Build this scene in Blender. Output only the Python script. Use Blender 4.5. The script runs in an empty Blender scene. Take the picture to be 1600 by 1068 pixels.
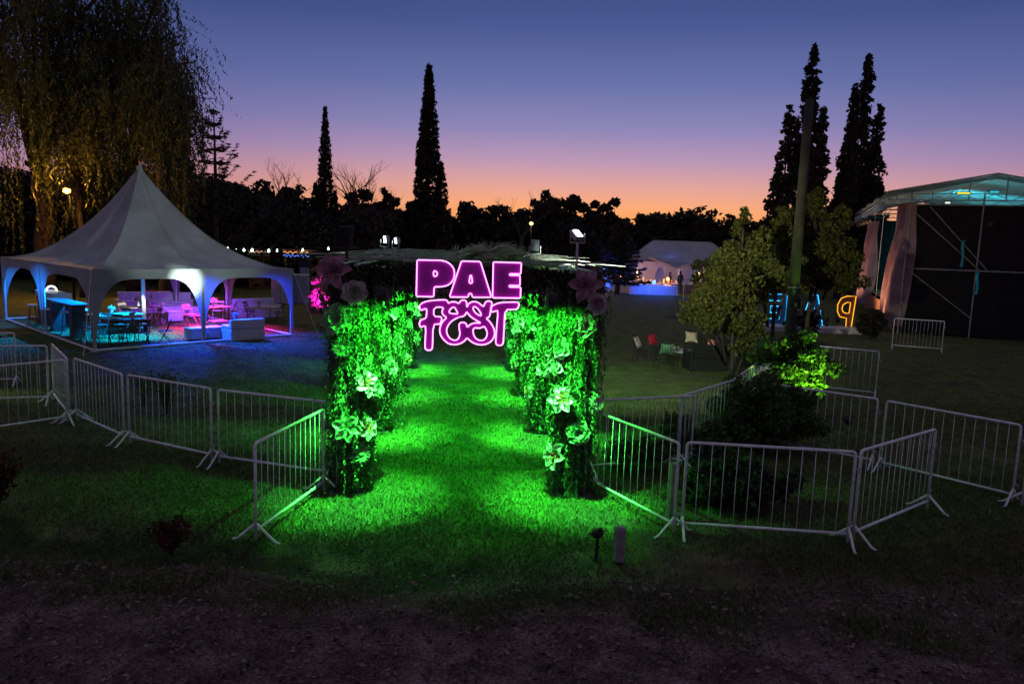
import bpy, bmesh, math, random
import numpy as np
from mathutils import Vector, Matrix
R_ = math.radians
SC = bpy.context.scene
COL = SC.collection
# ------------------------------------------------------------------ camera
CAM_H = 3.6; PITCH = math.atan(155 / 1160); ROLL = R_(1.98); FPX = 1160.0
cam_d = bpy.data.cameras.new('camera'); cam = bpy.data.objects.new('camera', cam_d); COL.objects.link(cam)
cam_d.sensor_width = 36.0; cam_d.lens = 36.0 * FPX / 1600.0; cam_d.clip_start = 0.1; cam_d.clip_end = 900
RM = Matrix.Rotation(math.pi / 2 - PITCH, 3, 'X') @ Matrix.Rotation(ROLL, 3, 'Z')
cam.location = (0, 0, CAM_H); cam.rotation_euler = RM.to_euler()
SC.camera = cam
# ------------------------------------------------------------------ dusk sky
def lin(r, g, b):
    f = lambda c: (c / 255) / 12.92 if c / 255 <= 0.04045 else ((c / 255 + 0.055) / 1.055) ** 2.4
    return (f(r), f(g), f(b), 1.0)
world = bpy.data.worlds.new('World'); SC.world = world; world.use_nodes = True
nt = world.node_tree; nt.nodes.clear()
def N(t, **k):
    n = nt.nodes.new(t)
    for a, v in k.items(): setattr(n, a, v)
    return n
wo = N('ShaderNodeOutputWorld'); bg = N('ShaderNodeBackground'); nt.links.new(bg.outputs[0], wo.inputs[0])
tc = N('ShaderNodeTexCoord'); sep = N('ShaderNodeSeparateXYZ'); nt.links.new(tc.outputs['Generated'], sep.inputs[0])
asn = N('ShaderNodeMath', operation='ARCSINE'); nt.links.new(sep.outputs['Z'], asn.inputs[0])
mr = N('ShaderNodeMapRange'); nt.links.new(asn.outputs[0], mr.inputs[0])
mr.inputs[1].default_value = R_(-5); mr.inputs[2].default_value = R_(45)
# azimuth of the sunset glow: a little right of straight ahead
at2 = N('ShaderNodeMath', operation='ARCTAN2'); nt.links.new(sep.outputs['X'], at2.inputs[0]); nt.links.new(sep.outputs['Y'], at2.inputs[1])
sub = N('ShaderNodeMath', operation='SUBTRACT'); nt.links.new(at2.outputs[0], sub.inputs[0]); sub.inputs[1].default_value = R_(7)
ab = N('ShaderNodeMath', operation='ABSOLUTE'); nt.links.new(sub.outputs[0], ab.inputs[0])
az = N('ShaderNodeMapRange', interpolation_type='SMOOTHSTEP'); nt.links.new(ab.outputs[0], az.inputs[0])
az.inputs[1].default_value = R_(4); az.inputs[2].default_value = R_(50)
def ramp(stops):
    r = N('ShaderNodeValToRGB'); el = r.color_ramp.elements
    while len(el) > 1: el.remove(el[-1])
    for i, (deg, c) in enumerate(stops):
        p = (deg + 5) / 50
        e = el[0] if i == 0 else el.new(p)
        e.position = p; e.color = lin(*c)
    nt.links.new(mr.outputs[0], r.inputs[0]); return r
glow = ramp([(-5, (60, 40, 50)), (0, (252, 130, 50)), (1.6, (255, 165, 88)), (2.9, (253, 172, 120)), (4.3, (230, 166, 154)), (6.2, (188, 152, 182)), (8.4, (144, 136, 184)), (11.5, (106, 116, 170)), (15.5, (74, 90, 146)), (20, (52, 68, 122)), (26, (84, 88, 118)), (45, (120, 118, 134))])
side = ramp([(-5, (45, 35, 45)), (0, (190, 105, 98)), (1.8, (186, 118, 126)), (4.3, (164, 124, 154)), (7, (120, 110, 162)), (10.5, (86, 95, 152)), (15.5, (54, 72, 122)), (20, (40, 54, 100)), (26, (74, 80, 112)), (45, (116, 114, 134))])
mx = N('ShaderNodeMix', data_type='RGBA')
nt.links.new(az.outputs[0], mx.inputs[0]); nt.links.new(glow.outputs[0], mx.inputs[6]); nt.links.new(side.outputs[0], mx.inputs[7])
nt.links.new(mx.outputs[2], bg.inputs[0]); bg.inputs[1].default_value = 1.0
SC.view_settings.view_transform = 'Standard'; SC.view_settings.look = 'None'
SC.view_settings.exposure = 0; SC.view_settings.gamma = 1; SC.view_settings.use_curve_mapping = False
SC.render.engine = 'CYCLES'
SC.cycles.max_bounces = 5; SC.cycles.diffuse_bounces = 2; SC.cycles.transparent_max_bounces = 6
SC.cycles.sample_clamp_indirect = 3.0; SC.cycles.use_light_tree = True
rnd = random.Random(7)
# ------------------------------------------------------------------ helpers
def ray(px, py): return RM @ Vector(((px - 800) / FPX, (534 - py) / FPX, -1))
def G(px, py, z=0.0):
    d = ray(px, py); t = (z - CAM_H) / d.z
    return Vector((d.x * t, d.y * t, z))
def at(px, py, Y):
    d = ray(px, py); t = Y / d.y
    return Vector((d.x * t, Y, CAM_H + d.z * t))
def V(*a): return Vector(a)

def tag(o, label=None, cat=None, group=None, kind=None):
    if label: o['label'] = label
    if cat: o['category'] = cat
    if group: o['group'] = group
    if kind: o['kind'] = kind
    return o
def empty(name, loc=(0, 0, 0), rz=0.0, label=None, cat=None, group=None):
    o = bpy.data.objects.new(name, None); COL.objects.link(o)
    o.location = loc; o.rotation_euler = (0, 0, rz); o.empty_display_size = 0.2
    return tag(o, label, cat, group)
def copy_tree(o, parent=None):
    c = o.copy(); COL.objects.link(c); c.parent = parent
    for ch in list(o.children): copy_tree(ch, c)
    return c

class MB:
    def __init__(s): s.v = []; s.f = []; s.m = []; s.mi = 0
    def add(s, vs, fs):
        b = len(s.v); s.v += [tuple(p) for p in vs]
        s.f += [tuple(i + b for i in f) for f in fs]; s.m += [s.mi] * len(fs)
    def box(s, c, d, rz=0.0, M=None, bev=0.0):
        hx, hy, hz = d[0] / 2, d[1] / 2, d[2] / 2
        vs = []
        if bev > 0:
            b = bev
            bm = bmesh.new(); bmesh.ops.create_cube(bm, size=1)
            for v in bm.verts: v.co = Vector((v.co.x * d[0], v.co.y * d[1], v.co.z * d[2]))
            bmesh.ops.bevel(bm, geom=list(bm.edges), offset=b, segments=2, affect='EDGES', profile=0.5)
            vs = [v.co.copy() for v in bm.verts]; fs = [[v.index for v in f.verts] for f in bm.faces]
            bm.verts.index_update(); bm.free()
        else:
            vs = [Vector((x, y, z)) for x in (-hx, hx) for y in (-hy, hy) for z in (-hz, hz)]
            fs = [(0, 1, 3, 2), (4, 6, 7, 5), (0, 4, 5, 1), (2, 3, 7, 6), (0, 2, 6, 4), (1, 5, 7, 3)]
        mt = M if M is not None else Matrix.Rotation(rz, 3, 'Z')
        s.add([mt @ p + Vector(c) for p in vs], fs); return s
    def tube(s, pts, r, n=8, closed=False, cap=True):
        pts = [Vector(p) for p in pts]; k = len(pts)
        rs = r if isinstance(r, (list, tuple)) else [r] * k
        vs = []; fs = []; up = None
        for i in range(k):
            a = pts[i - 1] if (i > 0 or closed) else pts[i]
            b = pts[(i + 1) % k] if (i < k - 1 or closed) else pts[i]
            t = (b - a)
            t = t.normalized() if t.length > 1e-9 else Vector((0, 0, 1))
            if up is None:
                up = Vector((0, 0, 1)) if abs(t.z) < 0.9 else Vector((0, 1, 0))
            x = t.cross(up)
            if x.length < 1e-6: x = t.cross(Vector((1, 0, 0.1)))
            x.normalize(); y = x.cross(t).normalized(); up = y
            for j in range(n):
                an = 2 * math.pi * j / n
                vs.append(pts[i] + (x * math.cos(an) + y * math.sin(an)) * rs[i])
        for i in range(k if closed else k - 1):
            for j in range(n):
                a0 = i * n + j; a1 = i * n + (j + 1) % n; b0 = ((i + 1) % k) * n + j; b1 = ((i + 1) % k) * n + (j + 1) % n
                fs.append((a0, b0, b1, a1))
        if cap and not closed:
            fs.append(tuple(range(n))); fs.append(tuple((k - 1) * n + j for j in reversed(range(n))))
        s.add(vs, fs); return s
    def lathe(s, prof, n=16, c=(0, 0, 0), cap=True):
        vs = []; fs = []
        for (r, z) in prof:
            for j in range(n):
                a = 2 * math.pi * j / n; vs.append((c[0] + r * math.cos(a), c[1] + r * math.sin(a), c[2] + z))
        for i in range(len(prof) - 1):
            for j in range(n):
                fs.append((i * n + j, i * n + (j + 1) % n, (i + 1) * n + (j + 1) % n, (i + 1) * n + j))
        if cap: fs.append(tuple(reversed(range(n)))); fs.append(tuple((len(prof) - 1) * n + j for j in range(n)))
        s.add(vs, fs); return s
    def grid(s, fn, nu, nv):
        vs = [fn(i / nu, j / nv) for i in range(nu + 1) for j in range(nv + 1)]
        fs = [(i * (nv + 1) + j, (i + 1) * (nv + 1) + j, (i + 1) * (nv + 1) + j + 1, i * (nv + 1) + j + 1) for i in range(nu) for j in range(nv)]
        s.add(vs, fs); return s
    def build(s, name, mats, parent=None, smooth=False, loc=None):
        me = bpy.data.meshes.new(name); me.from_pydata(s.v, [], s.f)
        mats = mats if isinstance(mats, (list, tuple)) else [mats]
        for m in mats: me.materials.append(m)
        if len(mats) > 1: me.polygons.foreach_set('material_index', s.m)
        if smooth:
            me.polygons.foreach_set('use_smooth', [True] * len(me.polygons))
        me.update()
        o = bpy.data.objects.new(name, me); COL.objects.link(o)
        if parent: o.parent = parent
        if loc is not None: o.location = loc
        return o

def leafcards(name, P, L, W, mat, parent=None, D=None, jit=0.35, seed=1, fold=0.0):
    """P centres (N,3); D preferred long axis (N,3) or None for random."""
    rng = np.random.default_rng(seed); P = np.asarray(P, dtype=np.float32); n = len(P)
    a = rng.normal(size=(n, 3))
    a /= np.linalg.norm(a, axis=1)[:, None]
    if D is not None: a = np.asarray(D) + a * jit
    a /= np.linalg.norm(a, axis=1)[:, None]
    b = np.cross(a, rng.normal(size=(n, 3))); b /= np.linalg.norm(b, axis=1)[:, None] + 1e-9
    s = rng.uniform(0.5, 1.0, size=(n, 1)) ** 1.5 * 1.6
    a = a * L * 0.5 * s; b = b * W * 0.5 * s
    nn = np.cross(a, b); nn /= np.linalg.norm(nn, axis=1)[:, None] + 1e-9
    vs = np.stack([P - a, P + b * 1.0 - a * 0.1 + nn * fold * W, P + a, P - b - a * 0.1 + nn * fold * W], 1).reshape(-1, 3).astype(np.float32)
    me = bpy.data.meshes.new(name)
    me.vertices.add(n * 4); me.vertices.foreach_set('co', vs.ravel())
    me.loops.add(n * 4); me.loops.foreach_set('vertex_index', np.arange(n * 4, dtype=np.int32))
    me.polygons.add(n); me.polygons.foreach_set('loop_start', np.arange(0, n * 4, 4, dtype=np.int32))
    try: me.polygons.foreach_set('loop_total', np.full(n, 4, dtype=np.int32))
    except Exception: pass
    me.update(calc_edges=True); me.validate()
    me.materials.append(mat)
    o = bpy.data.objects.new(name, me); COL.objects.link(o)
    if parent: o.parent = parent
    return o

# ------------------------------------------------------------------ materials
def mat(name, c, c2=None, rough=0.7, scale=6.0, bump=0.0, bscale=None, metal=0.0, spec=0.3, detail=5, transl=0.0):
    m = bpy.data.materials.new(name); m.use_nodes = True; t = m.node_tree; p = t.nodes['Principled BSDF']
    p.inputs['Roughness'].default_value = rough; p.inputs['Metallic'].default_value = metal
    p.inputs['Specular IOR Level'].default_value = spec
    tcn = t.nodes.new('ShaderNodeTexCoord')
    nz = t.nodes.new('ShaderNodeTexNoise'); nz.inputs['Scale'].default_value = scale; nz.inputs['Detail'].default_value = detail
    t.links.new(tcn.outputs['Object'], nz.inputs['Vector'])
    rp = t.nodes.new('ShaderNodeValToRGB'); rp.color_ramp.elements[0].position = 0.32; rp.color_ramp.elements[1].position = 0.68
    c2 = c2 or tuple(x * 0.72 for x in c)
    rp.color_ramp.elements[0].color = (*c2, 1); rp.color_ramp.elements[1].color = (*c, 1)
    t.links.new(nz.outputs[0], rp.inputs[0]); t.links.new(rp.outputs[0], p.inputs['Base Color'])
    if bump:
        n2 = t.nodes.new('ShaderNodeTexNoise'); n2.inputs['Scale'].default_value = bscale or scale * 4; n2.inputs['Detail'].default_value = 4
        t.links.new(tcn.outputs['Object'], n2.inputs['Vector'])
        bp = t.nodes.new('ShaderNodeBump'); bp.inputs['Strength'].default_value = bump; bp.inputs['Distance'].default_value = 0.02
        t.links.new(n2.outputs[0], bp.inputs['Height']); t.links.new(bp.outputs[0], p.inputs['Normal'])
    if transl:
        tr = t.nodes.new('ShaderNodeBsdfTranslucent'); t.links.new(rp.outputs[0], tr.inputs[0])
        ms = t.nodes.new('ShaderNodeMixShader'); ms.inputs[0].default_value = transl
        o = t.nodes['Material Output']
        t.links.new(p.outputs[0], ms.inputs[1]); t.links.new(tr.outputs[0], ms.inputs[2]); t.links.new(ms.outputs[0], o.inputs[0])
    return m
def leafmat(name, dark, light, transl=0.35, rough=0.6):
    m = bpy.data.materials.new(name); m.use_nodes = True; t = m.node_tree; p = t.nodes['Principled BSDF']
    p.inputs['Roughness'].default_value = rough; p.inputs['Specular IOR Level'].default_value = 0.25
    g = t.nodes.new('ShaderNodeNewGeometry'); rp = t.nodes.new('ShaderNodeValToRGB')
    rp.color_ramp.elements[0].color = (*dark, 1); rp.color_ramp.elements[1].color = (*light, 1)
    t.links.new(g.outputs['Random Per Island'], rp.inputs[0]); t.links.new(rp.outputs[0], p.inputs['Base Color'])
    tr = t.nodes.new('ShaderNodeBsdfTranslucent'); t.links.new(rp.outputs[0], tr.inputs[0])
    ms = t.nodes.new('ShaderNodeMixShader'); ms.inputs[0].default_value = transl; o = t.nodes['Material Output']
    t.links.new(p.outputs[0], ms.inputs[1]); t.links.new(tr.outputs[0], ms.inputs[2]); t.links.new(ms.outputs[0], o.inputs[0])
    return m
def emis(name, c, s):
    m = bpy.data.materials.new(name); m.use_nodes = True; t = m.node_tree; p = t.nodes['Principled BSDF']
    p.inputs['Base Color'].default_value = (*[min(1, x) * 0.5 for x in c], 1)
    p.inputs['Emission Color'].default_value = (*c, 1); p.inputs['Emission Strength'].default_value = s
    return m

M = {}
M['fabric'] = mat('tent_fabric', (0.32, 0.34, 0.32), (0.23, 0.245, 0.23), 0.75, 1.2, 0.25, 9, transl=0.12)
M['paint'] = mat('white_paint_metal', (0.62, 0.62, 0.62), (0.45, 0.45, 0.44), 0.45, 14, 0.05)
M['rail'] = mat('worn_white_rail', (0.78, 0.79, 0.78), (0.5, 0.5, 0.47), 0.5, 9, 0.08)
M['galv'] = mat('galvanised_steel', (0.42, 0.43, 0.44), (0.3, 0.31, 0.31), 0.4, 10, 0.05, metal=0.7)
M['scaff'] = mat('scaffold_steel', (0.26, 0.24, 0.25), (0.12, 0.11, 0.12), 0.55, 5, 0.05)
M['black'] = mat('black_cloth', (0.006, 0.0045, 0.006), (0.0025, 0.002, 0.0025), 0.9, 3)
M['blackmetal'] = mat('black_metal', (0.02, 0.02, 0.02), (0.012, 0.012, 0.012), 0.5, 6)
M['wood'] = mat('weathered_wood', (0.22, 0.19, 0.15), (0.12, 0.1, 0.08), 0.85, 5, 0.5, 18)
M['polewood'] = mat('pole_wood', (0.05, 0.052, 0.042), (0.022, 0.024, 0.019), 0.9, 3, 0.6, 12)
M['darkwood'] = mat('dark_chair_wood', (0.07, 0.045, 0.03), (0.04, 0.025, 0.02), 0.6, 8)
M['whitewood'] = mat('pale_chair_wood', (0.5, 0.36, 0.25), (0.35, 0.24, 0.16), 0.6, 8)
M['leather'] = mat('white_leatherette', (0.48, 0.48, 0.47), (0.38, 0.38, 0.38), 0.45, 4, 0.1, 15)
M['cloth_red'] = mat('red_cushion', (0.42, 0.02, 0.04), (0.3, 0.012, 0.02), 0.9, 12)
M['cloth_pink'] = mat('pink_cushion', (0.55, 0.2, 0.16), (0.45, 0.15, 0.12), 0.9, 12)
M['cloth_green'] = mat('green_cushion', (0.14, 0.3, 0.18), (0.1, 0.22, 0.13), 0.9, 12)
M['cloth_beige'] = mat('beige_cushion', (0.6, 0.47, 0.3), (0.48, 0.36, 0.22), 0.9, 12)
M['cloth_stripe'] = mat('striped_cushion', (0.55, 0.45, 0.4), (0.3, 0.22, 0.2), 0.9, 10)
M['wicker'] = mat('black_wicker', (0.015, 0.012, 0.012), (0.006, 0.005, 0.005), 0.7, 30, 0.5, 60)
M['bark'] = mat('bark', (0.06, 0.045, 0.035), (0.03, 0.022, 0.018), 0.95, 6, 0.6, 20)
M['core'] = mat('moss_core', (0.02, 0.03, 0.015), (0.01, 0.013, 0.008), 0.95, 12, 0.4, 40)
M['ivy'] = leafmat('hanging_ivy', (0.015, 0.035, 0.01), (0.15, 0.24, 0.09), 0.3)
M['moss'] = leafmat('dry_moss_fibre', (0.03, 0.03, 0.02), (0.09, 0.09, 0.05), 0.2)
M['willow'] = leafmat('willow_leaf', (0.03, 0.04, 0.012), (0.1, 0.11, 0.03), 0.35)
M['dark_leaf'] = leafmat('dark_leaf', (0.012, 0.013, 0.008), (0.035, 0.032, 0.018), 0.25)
M['cyp'] = leafmat('cypress_leaf', (0.015, 0.015, 0.009), (0.04, 0.035, 0.018), 0.15)
M['tree_leaf'] = leafmat('yellowing_leaf', (0.022, 0.033, 0.007), (0.105, 0.1, 0.02), 0.3)
M['bush_leaf'] = leafmat('shrub_leaf', (0.03, 0.06, 0.015), (0.09, 0.15, 0.04), 0.3)
M['red_leaf'] = leafmat('red_bloom', (0.03, 0.01, 0.007), (0.09, 0.022, 0.012), 0.3)
M['petal_white'] = mat('white_petal', (0.62, 0.58, 0.54), (0.45, 0.34, 0.32), 0.6, 9, transl=0.3)
M['petal_pink'] = mat('pink_petal', (0.42, 0.23, 0.29), (0.22, 0.09, 0.12), 0.6, 9, transl=0.3)
M['petal_orange'] = mat('orange_centre', (0.5, 0.16, 0.05), (0.35, 0.08, 0.03), 0.6, 12, transl=0.2)
M['petal_green'] = mat('pale_green_petal', (0.3, 0.42, 0.26), (0.16, 0.26, 0.14), 0.6, 9, transl=0.3)
M['palm'] = mat('dry_palm', (0.5, 0.58, 0.36), (0.2, 0.26, 0.14), 0.7, 12, transl=0.2)
M['reed'] = mat('pale_reed', (0.3, 0.3, 0.26), (0.14, 0.14, 0.12), 0.7, 12)
M['acrylic'] = mat('magenta_acrylic', (0.38, 0.012, 0.36), (0.33, 0.01, 0.31), 0.35, 3, spec=0.4)
M['acrylic_dark'] = mat('clear_backing_board', (0.05, 0.01, 0.06), (0.04, 0.008, 0.05), 0.3, 3, spec=0.4)
M['neon_pink'] = emis('neon_pink', (1.0, 0.27, 0.95), 3.2)
M['neon_yellow'] = emis('neon_yellow', (1.0, 0.42, 0.02), 1.5)
M['neon_cyan'] = emis('neon_cyan', (0.03, 0.5, 1.0), 2.0)
M['brown_board'] = mat('brown_board', (0.22, 0.1, 0.05), (0.16, 0.07, 0.03), 0.7, 8)
M['blue_board'] = mat('blue_board', (0.05, 0.15, 0.25), (0.04, 0.1, 0.2), 0.7, 8)
M['lamp_white'] = emis('lamp_white', (0.8, 1.0, 1.0), 14)
M['bulb'] = emis('bulb_white', (0.75, 1.0, 0.95), 12)
M['lamp_orange'] = emis('lamp_orange', (1.0, 0.5, 0.13), 3.2)
M['lamp_green'] = emis('lamp_green', (0.1, 1.0, 0.2), 6)
M['lamp_blue'] = emis('lamp_blue', (0.05, 0.25, 1.0), 5)
M['lamp_magenta'] = emis('lamp_magenta', (1.0, 0.15, 0.6), 5)
M['lamp_warm'] = emis('lamp_warm', (1.0, 0.5, 0.15), 4)
M['screen'] = emis('led_strip', (0.75, 0.6, 0.95), 1.0)
M['tarp'] = mat('pink_grey_tarp', (0.27, 0.175, 0.185), (0.13, 0.08, 0.095), 0.8, .9, 0.8, 2.5)
M['clear_tarp'] = mat('translucent_roof_tarp', (0.17, 0.21, 0.21), (0.08, 0.11, 0.115), 0.6, 0.9, 0.4, 3, transl=0.35)
M['teal'] = mat('teal_curtain', (0.02, 0.2, 0.22), (0.01, 0.13, 0.15), 0.9, 1.0)
M['glass'] = mat('glass_vase', (0.5, 0.55, 0.6), None, 0.15, 8)
M['cabinet'] = mat('grey_cabinet', (0.25, 0.28, 0.32), (0.2, 0.22, 0.26), 0.6, 4)
M['skin'] = mat('dark_figure_skin', (0.25, 0.16, 0.12), None, 0.7, 8)
M['clothes'] = mat('dark_clothes', (0.03, 0.035, 0.04), None, 0.9, 8)
M['fartent'] = mat('far_tent_fabric', (0.34, 0.33, 0.36), (0.24, 0.23, 0.26), 0.8, 0.7, 0.3, 3, transl=0.03)

# ------------------------------------------------------------------ light helper
def lamp(name, kind, loc, target, color, power, parent=None, size=0.05, cone=60, blend=0.6):
    d = bpy.data.lights.new(name, kind); d.color = color; d.energy = power
    if kind == 'SPOT': d.spot_size = R_(cone); d.spot_blend = blend; d.shadow_soft_size = size
    elif kind == 'POINT': d.shadow_soft_size = size
    o = bpy.data.objects.new(name, d); COL.objects.link(o)
    o.location = loc
    if target is not None:
        o.rotation_euler = (Vector(target) - Vector(loc)).to_track_quat('-Z', 'Y').to_euler()
    if parent:
        o.parent = parent; o.matrix_parent_inverse = Matrix.Translation(parent.location).inverted() if parent.rotation_euler.z == 0 else parent.matrix_basis.inverted()
    return o

# ================================================================== GROUND
def ground_mat(bare=False):
    m = bpy.data.materials.new('lawn_soil'); m.use_nodes = True; t = m.node_tree; p = t.nodes['Principled BSDF']
    p.inputs['Roughness'].default_value = 0.95; p.inputs['Specular IOR Level'].default_value = 0.1
    L = t.links.new; tcn = t.nodes.new('ShaderNodeTexCoord')
    def nz(sc, det=6, dist=0.0):
        n = t.nodes.new('ShaderNodeTexNoise'); n.inputs['Scale'].default_value = sc; n.inputs['Detail'].default_value = det
        n.inputs['Distortion'].default_value = dist; L(tcn.outputs['Object'], n.inputs['Vector']); return n
    def rp(src, a, b, p0=0.35, p1=0.65):
        r = t.nodes.new('ShaderNodeValToRGB'); r.color_ramp.elements[0].position = p0; r.color_ramp.elements[1].position = p1
        r.color_ramp.elements[0].color = (*a, 1); r.color_ramp.elements[1].color = (*b, 1); L(src, r.inputs[0]); return r
    fine = rp(nz(55, 3).outputs[0], (0.036, 0.05, 0.016), (0.15, 0.165, 0.055))
    dirt = rp(nz(30, 6).outputs[0], (0.035, 0.024, 0.02), (0.14, 0.1, 0.08))
    patch = rp(nz(0.45, 8, 0.6).outputs[0], (0, 0, 0), (1, 1, 1), 0.5, 0.62)
    sp = t.nodes.new('ShaderNodeSeparateXYZ'); L(tcn.outputs['Object'], sp.inputs[0])
    # bare soil gets commoner towards the track
    ma = t.nodes.new('ShaderNodeMapRange'); L(sp.outputs['Y'], ma.inputs[0]); ma.inputs[1].default_value = 11.0; ma.inputs[2].default_value = 6.5
    ma.inputs[3].default_value = 0.0; ma.inputs[4].default_value = 0.3
    pn = nz(0.6, 9, 0.6); ad = t.nodes.new('ShaderNodeMath'); ad.operation = 'ADD'; L(pn.outputs[0], ad.inputs[0]); L(ma.outputs[0], ad.inputs[1])
    mu = t.nodes.new('ShaderNodeMapRange'); L(ad.outputs[0], mu.inputs[0]); mu.inputs[1].default_value = .56; mu.inputs[2].default_value = .7
    mx = t.nodes.new('ShaderNodeMix'); mx.data_type = 'RGBA'; L(mu.outputs[0], mx.inputs[0]); L(fine.outputs[0], mx.inputs[6]); L(dirt.outputs[0], mx.inputs[7])
    if bare:
        gv = rp(nz(38, 6).outputs[0], (.4, .4, .4), (1.7, 1.6, 1.55), .34, .66); st = rp(nz(1.7, 14, 1.5).outputs[0], (.055, .036, .038), (.165, .112, .112), .3, .72)
        mb_ = t.nodes.new('ShaderNodeMix'); mb_.data_type = 'RGBA'; mb_.blend_type = 'MULTIPLY'; mb_.inputs[0].default_value = 1; L(st.outputs[0], mb_.inputs[6]); L(gv.outputs[0], mb_.inputs[7]); mx = mb_
    mott = rp(nz(2.2, 7, 0.3).outputs[0], (0.55, 0.55, 0.55), (1.25, 1.25, 1.2), 0.3, 0.7)
    m2 = t.nodes.new('ShaderNodeMix'); m2.data_type = 'RGBA'; m2.blend_type = 'MULTIPLY'; m2.inputs[0].default_value = 1; L(mx.outputs[2], m2.inputs[6]); L(mott.outputs[0], m2.inputs[7])
    if not bare:
        # a worn dirt band and a near-black line along the shallow ditch beside it
        def mth(op, a, c=None, cl=False):
            n = t.nodes.new('ShaderNodeMath'); n.operation = op; n.use_clamp = cl
            for i_, q in enumerate((a, c)):
                if q is None: continue
                if isinstance(q, (int, float)): n.inputs[i_].default_value = q
                else: L(q, n.inputs[i_])
            return n.outputs[0]
        wob = mth('MULTIPLY', mth('SUBTRACT', nz(1.1, 6).outputs[0], .5), 2.0)
        f = mth('ADD', mth('ADD', mth('MULTIPLY', sp.outputs['X'], .16), sp.outputs['Y']), wob); f = mth('SUBTRACT', f, 7.55)
        left = t.nodes.new('ShaderNodeMapRange'); L(sp.outputs['X'], left.inputs[0]); left.inputs[1].default_value = 1.2; left.inputs[2].default_value = -.8
        def band(c0, w):
            d = mth('ABSOLUTE', mth('SUBTRACT', f, c0)); q = t.nodes.new('ShaderNodeMapRange'); q.interpolation_type = 'SMOOTHSTEP'; L(d, q.inputs[0]); q.inputs[1].default_value = w; q.inputs[2].default_value = w * .25; return mth('MULTIPLY', q.outputs[0], left.outputs[0])
        m3 = t.nodes.new('ShaderNodeMix'); m3.data_type = 'RGBA'; L(mth('MULTIPLY', band(-.5, .3), .6), m3.inputs[0]); L(m2.outputs[2], m3.inputs[6]); L(dirt.outputs[0], m3.inputs[7])
        m4 = t.nodes.new('ShaderNodeMix'); m4.data_type = 'RGBA'; L(mth('MULTIPLY', band(.05, .42), .7), m4.inputs[0]); L(m3.outputs[2], m4.inputs[6]); m4.inputs[7].default_value = (.008, .007, .006, 1); m2 = m4
    L(m2.outputs[2], p.inputs['Base Color'])
    bp = t.nodes.new('ShaderNodeBump'); bp.inputs['Strength'].default_value = 0.8; bp.inputs['Distance'].default_value = 0.03
    b1 = nz(40, 5); L(b1.outputs[0], bp.inputs['Height']); L(bp.outputs[0], p.inputs['Normal'])
    return m
def gz(x, y):
    """gentle relief of the lawn: a shallow ditch in the foreground, flat elsewhere"""
    if y > 9.6: return 0.0
    e = min(1, (9.6 - y) / 1.2) * max(0, min(1, (y - 6.9) / .6))
    line = 8.05 - 0.13 * (x + 3)
    d = abs(y - line)
    return e * (-0.16 * math.exp(-(d / 0.42) ** 2) * (1 / (1 + math.exp(max(-30, min(30, (x - 0.5) * 2))))) + 0.03 * math.sin(x * 1.7 + y) + 0.02 * math.sin(3.1 * y - x))
xs = [-400, -120, -60] + [-30 + i * 0.5 for i in range(121)] + [60, 120, 400]
xs = [-400, -120, -60, -30, -20] + [-14 + i * 0.25 for i in range(113)] + [20, 30, 60, 120, 400]
ys = [-60, -20, -5, 2] + [4 + i * 0.2 for i in range(30)] + [10.2, 12, 16, 22, 30, 45, 70, 120, 400]
b = MB(); b.grid(lambda u, v: (xs[round(u * (len(xs) - 1))], ys[round(v * (len(ys) - 1))], gz(xs[round(u * (len(xs) - 1))], ys[round(v * (len(ys) - 1))])), len(xs) - 1, len(ys) - 1)
lawn = b.build('lawn', ground_mat(), smooth=True); tag(lawn, kind='structure')
# dirt track across the foreground
M['dirt'] = ground_mat(True)
def track(u, v):
    x = -16 + 32 * u
    y1 = 6.9 + 0.22 * math.sin(x * 0.7 + 1) + 0.1 * math.sin(x * 2.3) + 0.06 * math.sin(x * 7.1) + 0.05 * math.sin(x * 17 + 1) + 0.04 * math.sin(x * 41) + 0.03 * math.sin(x * 83 + 2) - .05 * x
    y = 2.0 + (y1 - 2.0) * v
    rut = -0.02 * math.exp(-((y - 5.95 + .03 * x) / 0.16) ** 2) - 0.015 * math.exp(-((y - 4.4 + .03 * x) / 0.16) ** 2)
    edge = min(1, (1 - v) * 9)
    return (x, y, .004 + .03 * edge + rut * edge + .004 * edge * math.sin(x * 9 + 3 * y) * math.sin(y * 13 - x * 4))
b = MB(); b.grid(track, 900, 60); o = b.build('dirt_road', M['dirt'], smooth=True); tag(o, kind='structure')

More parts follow.
